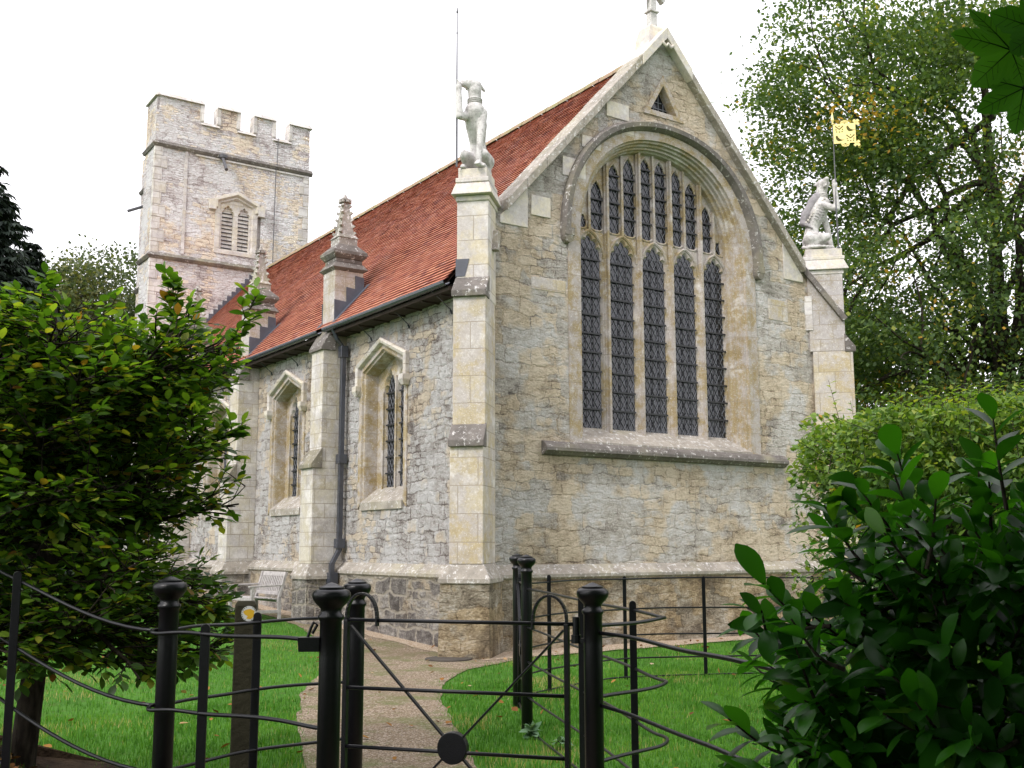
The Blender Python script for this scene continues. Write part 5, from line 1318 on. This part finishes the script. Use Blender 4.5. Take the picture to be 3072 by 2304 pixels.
# ---- clipped hornbeam hedge on the right
def hedge():
    rg = np.random.default_rng(41); c0 = np.array([1.86, -8.72, 0]); ax = np.array([RT.x, RT.y, 0]); ax /= np.linalg.norm(ax); ay = np.array([-ax[1], ax[0], 0])
    root = empty('hornbeam_hedge', tuple(c0), 0, label='large rounded yellow-green clipped hedge right of the church, shoots sprouting from its top', cat='hedge')
    hx, hy, hz = 2.9, 1.15, 3.05
    n = 40000
    v = norm(rg.normal(size=(n, 3))); v[:, 2] = np.abs(v[:, 2])*np.sign(rg.uniform(-.35, 1, n))
    e_ = .55; P_ = np.sign(v)*np.abs(v)**e_
    P_ = P_/np.maximum(np.abs(P_).max(1, keepdims=True)**.35, 1e-3)
    depth = rg.uniform(0, 1, n)**1.6*.32
    bulge = np.array([mnoise.noise(Vector(q*1.9)) for q in P_])*.17+np.array([mnoise.noise(Vector(q*5)) for q in P_])*.05
    q = P_*(1-depth+bulge)[:, None]
    L_ = q[:, 0:1]*ax*hx+q[:, 1:2]*ay*hy; L_[:, 2] = np.clip(q[:, 2]*1.55+1.55, .05, 4)*hz/3.1
    # undercut side: narrower towards the ground
    f = .80+.20*np.clip(L_[:, 2]/1.5, 0, 1); L_[:, 0] = L_[:, 0]*f+.0; L_[:, 1] *= f
    outd = norm(P_[:, 0:1]*ax*hx+P_[:, 1:2]*ay*hy+np.array([0, 0, 1])*P_[:, 2:3])
    D = norm(outd*.8+rg.normal(size=(n, 3))*.6+np.array([0, 0, -.25])); N = norm(rg.normal(size=(n, 3))*.5+outd*.7+np.array([0, 0, .8]))
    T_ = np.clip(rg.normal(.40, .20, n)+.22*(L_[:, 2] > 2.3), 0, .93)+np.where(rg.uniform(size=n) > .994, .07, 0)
    # vertical shoots
    SC, SD, SN, SS, ST = [], [], [], [], []; mb = MB()
    for i in range(460):
        a = rg.uniform(-1, 1)*.96; b = rg.uniform(-1, 1)*.92; p = Vector(ax*a*hx+ay*b*hy)+Vector((0, 0, hz*(.93-.12*a**4-.10*b**4)))
        hh = rg.uniform(.12, .42)*(1.6 if rg.uniform() > .9 else 1); d = Vector((rg.normal()*.16, rg.normal()*.16, 1)).normalized()
        mb.tube([p-d*.2, p+d*hh], [.004, .002], 4)
        m_ = int(hh/.035)+1
        for j in range(m_):
            az = j*2.4; dd = Vector((math.cos(az), math.sin(az), .5)); SC.append(tuple(p+d*hh*j/m_)); SD.append(tuple(dd)); SN.append((-math.cos(az)*.5, -math.sin(az)*.5, 1)); SS.append(rg.uniform(.04, .075)); ST.append(min(.93, max(0, rg.normal(.62, .18))))
    for i in range(90):      # stray side shoots on the left face
        a = -1; zz_ = rg.uniform(.5, 2.7); p = Vector(-ax*hx*.93+ay*rg.uniform(-.9, .9)*hy)+Vector((0, 0, zz_)); d = Vector(-ax*1.0+np.array([0, 0, .6])+rg.normal(size=3)*.35).normalized(); hh = rg.uniform(.1, .38)
        mb.tube([p-d*.2, p+d*hh], [.004, .002], 4); m_ = int(hh/.035)+1
        for j in range(m_):
            dd = d*.4+Vector(rg.normal(size=3))*.7; SC.append(tuple(p+d*hh*j/m_)); SD.append(tuple(dd)); SN.append((0, 0, 1)); SS.append(rg.uniform(.04, .07)); ST.append(min(1, max(0, rg.normal(.6, .2))))
    mb.build('shoots', M['bark'], root)
    C = np.concatenate([L_, np.array(SC)]); D = np.concatenate([D, np.array(SD)]); N = np.concatenate([N, np.array(SN)])
    S_ = np.concatenate([rg.uniform(.055, .10, n), np.array(SS)*1.15]); T_ = np.concatenate([T_, np.array(ST)])
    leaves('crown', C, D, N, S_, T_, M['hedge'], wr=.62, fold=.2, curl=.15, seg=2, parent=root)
    mb = MB(); vs = []; fs = []          # solid dark lump added inside to stop light leaking through the leaves
    for i in range(10):
        for j in range(28):
            ph = math.pi*i/9; th = 2*math.pi*j/28; p = np.array([math.sin(ph)*math.cos(th), math.sin(ph)*math.sin(th), math.cos(ph)]); p = np.sign(p)*np.abs(p)**.6
            nz = 1+.1*mnoise.noise(Vector(p*3)); P3 = ax*hx*.60*p[0]*nz+ay*hy*.5*p[1]*nz; vs.append((P3[0], P3[1], 1.25+1.05*p[2]*nz))
    for i in range(9):
        for j in range(28): fs.append((i*28+j, i*28+(j+1) % 28, (i+1)*28+(j+1) % 28, (i+1)*28+j))
    mb.mesh(vs, fs); mb.build('opaque_core', M['bark'], root, smooth=True)
hedge()

# ---- cherry laurel close on the right
def laurel():
    rg = np.random.default_rng(51); random.seed(51)
    c = CAM+(FW*F_PX+RT*((2235-1106)*1.3888)+UP*((829.5-1580)*1.3888))*(2.95/F_PX)
    root = empty('laurel_bush', (c.x, c.y, 0), 0, label='dark glossy cherry laurel bush with large oval leaves close in the right foreground', cat='bush')
    ux = Vector((RT.x, RT.y, 0)).normalized(); uy = Vector((-ux.y, ux.x, 0)); cz = c.z
    C, D, N, S_, T_ = [], [], [], [], []; mb = MB()
    def shoot(tip, d, L_, nlf, sz):
        d = d.normalized(); base = tip-d*L_-Vector((0, 0, -.0)); mid = (base+tip)/2+Vector((0, 0, -.03)); pts = catmull([base, mid, tip], 4)
        mb.tube(pts, [.0065-.0005*i for i in range(len(pts))], 5, caps=False)
        for i in range(nlf):
            t = .30+.70*(i+.5)/nlf; k = t*(len(pts)-1); a = pts[min(int(k), len(pts)-2)]; b = pts[min(int(k)+1, len(pts)-1)]; q = a.lerp(b, k-int(k))
            az = i*2.4+rg.uniform(-.4, .4); s1 = d.orthogonal().normalized(); s2 = d.cross(s1); rad = s1*math.cos(az)+s2*math.sin(az)
            ld = (rad*(1.0-.35*t)+d*(.35+.65*t)+Vector((0, 0, -.10))).normalized(); ln = (Vector((0, 0, 1))*.8+d*.5-ld*ld.dot(Vector((0, 0, .8)))+Vector(rg.normal(size=3))*.22)
            C.append(tuple(q)); D.append(tuple(ld)); N.append(tuple(ln)); S_.append(sz*rg.uniform(.75, 1.2)); T_.append(rg.uniform())
    n = 0
    while n < 330:
        v = Vector(rg.normal(size=3)).normalized(); rr = rg.uniform(.45, 1)**.6
        if v.z < -.5: continue
        p = ux*v.x*.86*rr+uy*v.y*.62*rr+Vector((0, 0, cz+v.z*.74*rr))
        p += v*.07*math.sin(v.x*9+v.z*7)
        d = (Vector((ux*v.x+uy*v.y+Vector((0, 0, v.z))))*1.0+Vector((0, 0, .05))+Vector(rg.normal(size=3))*.35)
        d.z = max(d.z, .15); shoot(p, d, rg.uniform(.16, .28), int(rg.integers(7, 12)), .105); n += 1
    for (dx, dy, dz, up_) in ((-.10, -.1, .86, 1), (.10, .0, .92, 1), (-.3, .1, .78, .8), (-.55, .0, .62, .6), (.32, .1, .98, 1), (-.72, .05, .40, .4), (-.82, .1, .02, .3), (-.02, .2, .74, .8), (-.42, -.2, .70, .8)):
        p = ux*dx+uy*dy+Vector((0, 0, cz+dz)); shoot(p, Vector(ux)*(dx*.8)+Vector((0, 0, up_)), .26, 10, .125)
    for i in range(16):
        a = rg.uniform(0, 6.28); b = ux*math.cos(a)*.34+uy*math.sin(a)*.3+Vector((0, 0, cz-.1)); mb.tube(catmull([(rg.normal()*.1, rg.normal()*.1, -.1), b*.5+Vector((0, 0, .1)), b], 4), .014, 6, caps=False)
    mb.build('stems', M['bark'], root, smooth=True)
    leaves('crown', np.array(C), np.array(D), np.array(N), np.array(S_), np.array(T_), M['laurel'], wr=.46, fold=.22, curl=.24, seg=7, obov=1.25, parent=root)
    # dense inner leaves and twigs
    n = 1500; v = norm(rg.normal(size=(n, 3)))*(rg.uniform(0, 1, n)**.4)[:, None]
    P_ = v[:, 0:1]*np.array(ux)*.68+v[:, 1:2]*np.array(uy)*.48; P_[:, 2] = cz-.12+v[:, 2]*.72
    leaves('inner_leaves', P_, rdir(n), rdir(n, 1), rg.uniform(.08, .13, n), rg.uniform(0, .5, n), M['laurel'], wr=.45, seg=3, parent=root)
laurel()

# ================================================================== the sycamore over the viewer, grass and fallen leaves
def in_view(P_, mx_=1.12, pad=.0):
    q = P_-np.array(CAM); z = q@np.array(FW); x = q@np.array(RT); y = q@np.array(UP)
    return (z > .05) & (np.abs(x) < z*(1536/F_PX)*mx_+pad) & (np.abs(y) < z*(1152/F_PX)*mx_+pad)
def overhead(loc, seed, n, lo, hi, label, H=9):
    rg = np.random.default_rng(seed); root = empty('sycamore_tree', loc, 0, label=label, cat='tree', group='sycamores overhanging the viewpoint')
    P_ = rg.uniform(lo, hi, (n, 3)); P_ = P_[~in_view(P_, 1.06, .25)]
    P_ = P_[np.linalg.norm(P_-np.array(CAM), axis=1) > 1.6]
    n = len(P_); D = norm(rg.normal(size=(n, 3))*np.array([1, 1, .3])); N = rg.normal(size=(n, 3))*.35+np.array([0, 0, 1])
    leaves('crown', P_-np.array(loc), D, N, rg.uniform(.16, .27, n), rg.uniform(0, 1, n), M['syc'], wr=.85, fold=.1, curl=.25, seg=4, parent=root)
    mb = MB(); mb.tube([(0, 0, -.3), (.05, 0, 2), (0, .1, 5), (0, 0, H*.9)], [.28, .22, .17, .06], 10)
    for i in range(12):
        t = P_[rg.integers(n)]-np.array(loc); b = Vector((0, 0, rg.uniform(3, H*.8))); t = Vector(t)
        pts = catmull([b, b.lerp(t, .5)+Vector((0, 0, .5)), t], 4)
        if in_view(np.array([tuple(p) for p in pts])+np.array(loc), 1.1, .3).any(): continue
        mb.tube(pts, [.06-.006*k for k in range(len(pts))], 6, caps=False)
    mb.build('trunk', M['bark'], root, smooth=True)
    return root
syc = overhead((-6.2, -17.8, 0), 61, 15000, (-14.5, -20.5, 3.3), (-4.5, -11.4, 8.5), 'dark sycamore overhanging the viewpoint, its lobed leaves hanging into the top right corner')
overhead((-13.5, -15.5, 0), 62, 8000, (-18, -21, .3), (-11.2, -12.2, 7.5), 'unseen sycamore added left of the viewpoint to shade the railings')  # added out of view to block light from the left
overhead((-4.2, -16.5, 0), 63, 8000, (-7.0, -23, .2), (1.5, -14.2, 7), 'unseen sycamore added right of the viewpoint to darken the laurel')  # added out of view, crown brought low and close to darken the laurel
overhead((-10, -21, 0), 64, 6000, (-15, -23, .2), (-5, -17.2, 7), 'unseen sycamore added behind the viewpoint to block low light')  # added behind the camera to cut off low light from the rear
def syc_leaf(c, rad, rot, tilt, lobes, tintv, parent):
    """lobed leaf seen from below; rot is the direction of its middle lobe in the view plane"""
    nrm = (-FW+RT*tilt[0]+UP*tilt[1]).normalized(); ax = (RT*math.cos(rot)+UP*math.sin(rot)); ax = (ax-nrm*ax.dot(nrm)).normalized(); ay = nrm.cross(ax)
    L_ = [(0, 1.0), (52, .92), (-52, .92), (108, .62), (-108, .62)]
    out_ = []
    for k in range(240):
        a = -155+310*k/239; r_ = .34
        for la, lr in L_:
            d = abs(a-la); wd = 30
            if d < wd: 
                t = 1-d/wd; base = .40+(lr-.40)*(t**.85); tooth = .045*abs(math.sin(a*.32))*(t < .93); r_ = max(r_, base+tooth*(1-t)*2.0)
        out_.append((a, r_))
    vs = [Vector((0, 0, 0))]; fs = []
    for a, r_ in out_:
        p = ax*math.cos(R(a))*r_*rad+ay*math.sin(R(a))*r_*rad; p = p+nrm*(.09*rad*math.cos(R(a*3))*r_-.12*rad*r_*r_); vs.append(p)
    fs = [(0, i, i+1) for i in range(1, len(out_))]
    base = Vector(c)-Vector(parent.location)
    mb = MB(); mb.mesh([base+v for v in vs], fs, tintv); lf = mb.build('leaf', M['syc'], parent)
    mb = MB()
    for la, lr in L_:
        def at(a, r_): return base+ax*math.cos(R(a))*r_*rad+ay*math.sin(R(a))*r_*rad+nrm*(.09*rad*math.cos(R(a*3))*r_-.12*rad*r_*r_)
        mb.tube([at(la, t*lr*.93) for t in (.0, .3, .6, 1)], [.0011, .0008, .0005, .0003], 5)
        for t in (.35, .5, .65):
            for s_ in (-1, 1): mb.tube([at(la, t*lr), at(la+s_*14, (t+.16)*lr)], .0003, 4)
    mb.build('veins', M['vein'], lf)
    return base
b1_ = syc_leaf(W(1011, 50, 1.45), .090, R(172), (.25, .35), 5, .55, syc)
b2_ = syc_leaf(W(1024, 88, 1.50), .072, R(205), (-.2, .25), 5, .35, syc)
b3_ = syc_leaf(W(1040, 30, 1.40), .075, R(110), (.1, -.3), 5, .2, syc)
tw0 = W(1075, -60, 1.5)-Vector(syc.location)
for b in (b1_, b2_, b3_):
    mb = MB(); mb.tube(catmull([b, (b+tw0)/2+Vector((0, 0, .02)), tw0], 4), .0016, 5); mb.build('leaf_stalk', M['vein'], syc)
mb = MB(); tw1 = Vector((-5.9, -16.6, 5.2))-Vector(syc.location); mid = W(1500, -500, 2.2)-Vector(syc.location); mb.tube(catmull([tw0, W(1130, -150, 1.6)-Vector(syc.location), mid, tw1], 6), .006, 6); mb.build('twig', M['bark'], syc)

# grass
def grass():
    rg = np.random.default_rng(71); out_ = []
    for (x0, x1, y0, y1, n) in ((-9, 7, -10.5, -3, 170000), (-9, 8, -3, 1, 36000), (-9, -1.0, 1, 14, 46000)):
        P_ = np.stack([rg.uniform(x0, x1, n), rg.uniform(y0, y1, n)], 1); out_.append(P_)
    P_ = np.concatenate(out_)
    P3 = np.concatenate([P_, gh(P_[:, 0], P_[:, 1])[:, None]], 1)
    k = in_view(P3, 1.08, .3); P3 = P3[k]
    nz = lambda q, s_: np.array([mnoise.noise(Vector((a*s_, b*s_, 1.3))) for a, b in q[:, :2]])
    k = ~pip(P3[:, 0]+rg.normal(0, .035, len(P3)), P3[:, 1]+rg.normal(0, .035, len(P3)), PATH) & ~pip(P3[:, 0], P3[:, 1], STRIP)
    P3 = P3[k]; soil = pip(P3[:, 0]+rg.normal(0, .12, len(P3)), P3[:, 1]+rg.normal(0, .12, len(P3)), SOIL); P3 = P3[~soil | (rg.uniform(size=len(P3)) > .93)]
    inch = (P3[:, 0] > -.2) & (P3[:, 1] > -.75); P3 = P3[~inch]
    n = len(P3); nn = nz(P3, .8); n2 = nz(P3, 3.5)
    h = (.040+.020*rg.uniform(size=n)+.022*np.clip(n2, -.5, 1)+np.where(rg.uniform(size=n) > .992, .05, 0))
    az = rg.uniform(0, 2*np.pi, n); ln = rg.uniform(0, .7, n); wv = .0042+.0022*rg.uniform(size=n)
    d = np.stack([np.cos(az), np.sin(az), np.zeros(n)], 1); s_ = np.stack([-np.sin(az), np.cos(az), np.zeros(n)], 1)
    tip = P3+d*(h*ln)[:, None]+np.array([0, 0, 1])*h[:, None]
    V = np.stack([P3-s_*wv[:, None]-[0, 0, .01], P3+s_*wv[:, None]-[0, 0, .01], tip], 1).reshape(-1, 3)
    tint = np.clip(.42+.22*rg.normal(size=n)+.38*nn-.2*n2, 0, .92); dry = np.clip(nz(P3+np.array([4.1, 2.2, 0]), .9)-.18, 0, 1)*1.1; tint = np.where(rg.uniform(size=n) > .985-dry, 1.0, tint)
    np_mesh('grass', V, np.arange(3*n).reshape(-1, 3), M['grass'], tint, kind='stuff')
grass()
def litter():
    rg = np.random.default_rng(81); n = 900
    P_ = np.stack([rg.uniform(-9, 4, n), rg.uniform(-10.5, 4, n)], 1)
    extra = np.stack([rg.uniform(-9.2, -7.0, 700), rg.uniform(-10.5, -6.3, 700)], 1); P_ = np.concatenate([P_, extra])
    e = np.array(PATHD); q = e[rg.integers(0, len(e), 150)]+rg.normal(0, .07, (150, 2)); P_ = np.concatenate([P_, q])
    k = ~((P_[:, 0] > -.3) & (P_[:, 1] > -.4)); P_ = P_[k]
    keep = rg.uniform(size=len(P_)) < np.where(pip(P_[:, 0], P_[:, 1], SOIL), 1, .32); P_ = P_[keep]; n = len(P_)
    P3 = np.concatenate([P_, gh(P_[:, 0], P_[:, 1])[:, None]+.038+.012*rg.uniform(size=(n, 1))], 1)
    pth = pip(P_[:, 0], P_[:, 1], PATH) | pip(P_[:, 0], P_[:, 1], SOIL); P3[pth, 2] -= .022
    D = rdir(n); D[:, 2] *= .25; N = rng.normal(size=(n, 3))*.35+np.array([0, 0, 1])
    leaves('fallen_leaves', P3, D, N, rg.uniform(.035, .085, n), rg.uniform(0, 1, n)**1.2, M['litter'], wr=.8, fold=.35, curl=-.25, seg=3, kind='stuff')
litter()
def weed(x, y, n, sd, label):
    rg = np.random.default_rng(sd); C = np.stack([rg.normal(0, .012, n), rg.normal(0, .012, n), rg.uniform(.02, .07, n)], 1); D = rdir(n); D[:, 2] = np.abs(D[:, 2])*.5+.15
    o = leaves('weed_plant', C, D, rng.normal(size=(n, 3))*.3+np.array([0, 0, 1]), rg.uniform(.06, .11, n), rg.uniform(0, 1, n), M['weed'], wr=.6, seg=4, curl=.4)
    o.location = (x, y, GH(x, y)); tag(o, label, 'weed', 'grey-green weeds in the lawn')
weed(-3.55, -6.45, 22, 1, 'small grey-green weed at the foot of the post before the church corner')
weed(-3.62, -6.95, 16, 2, 'small grey-green weed in the lawn a little nearer than the post')
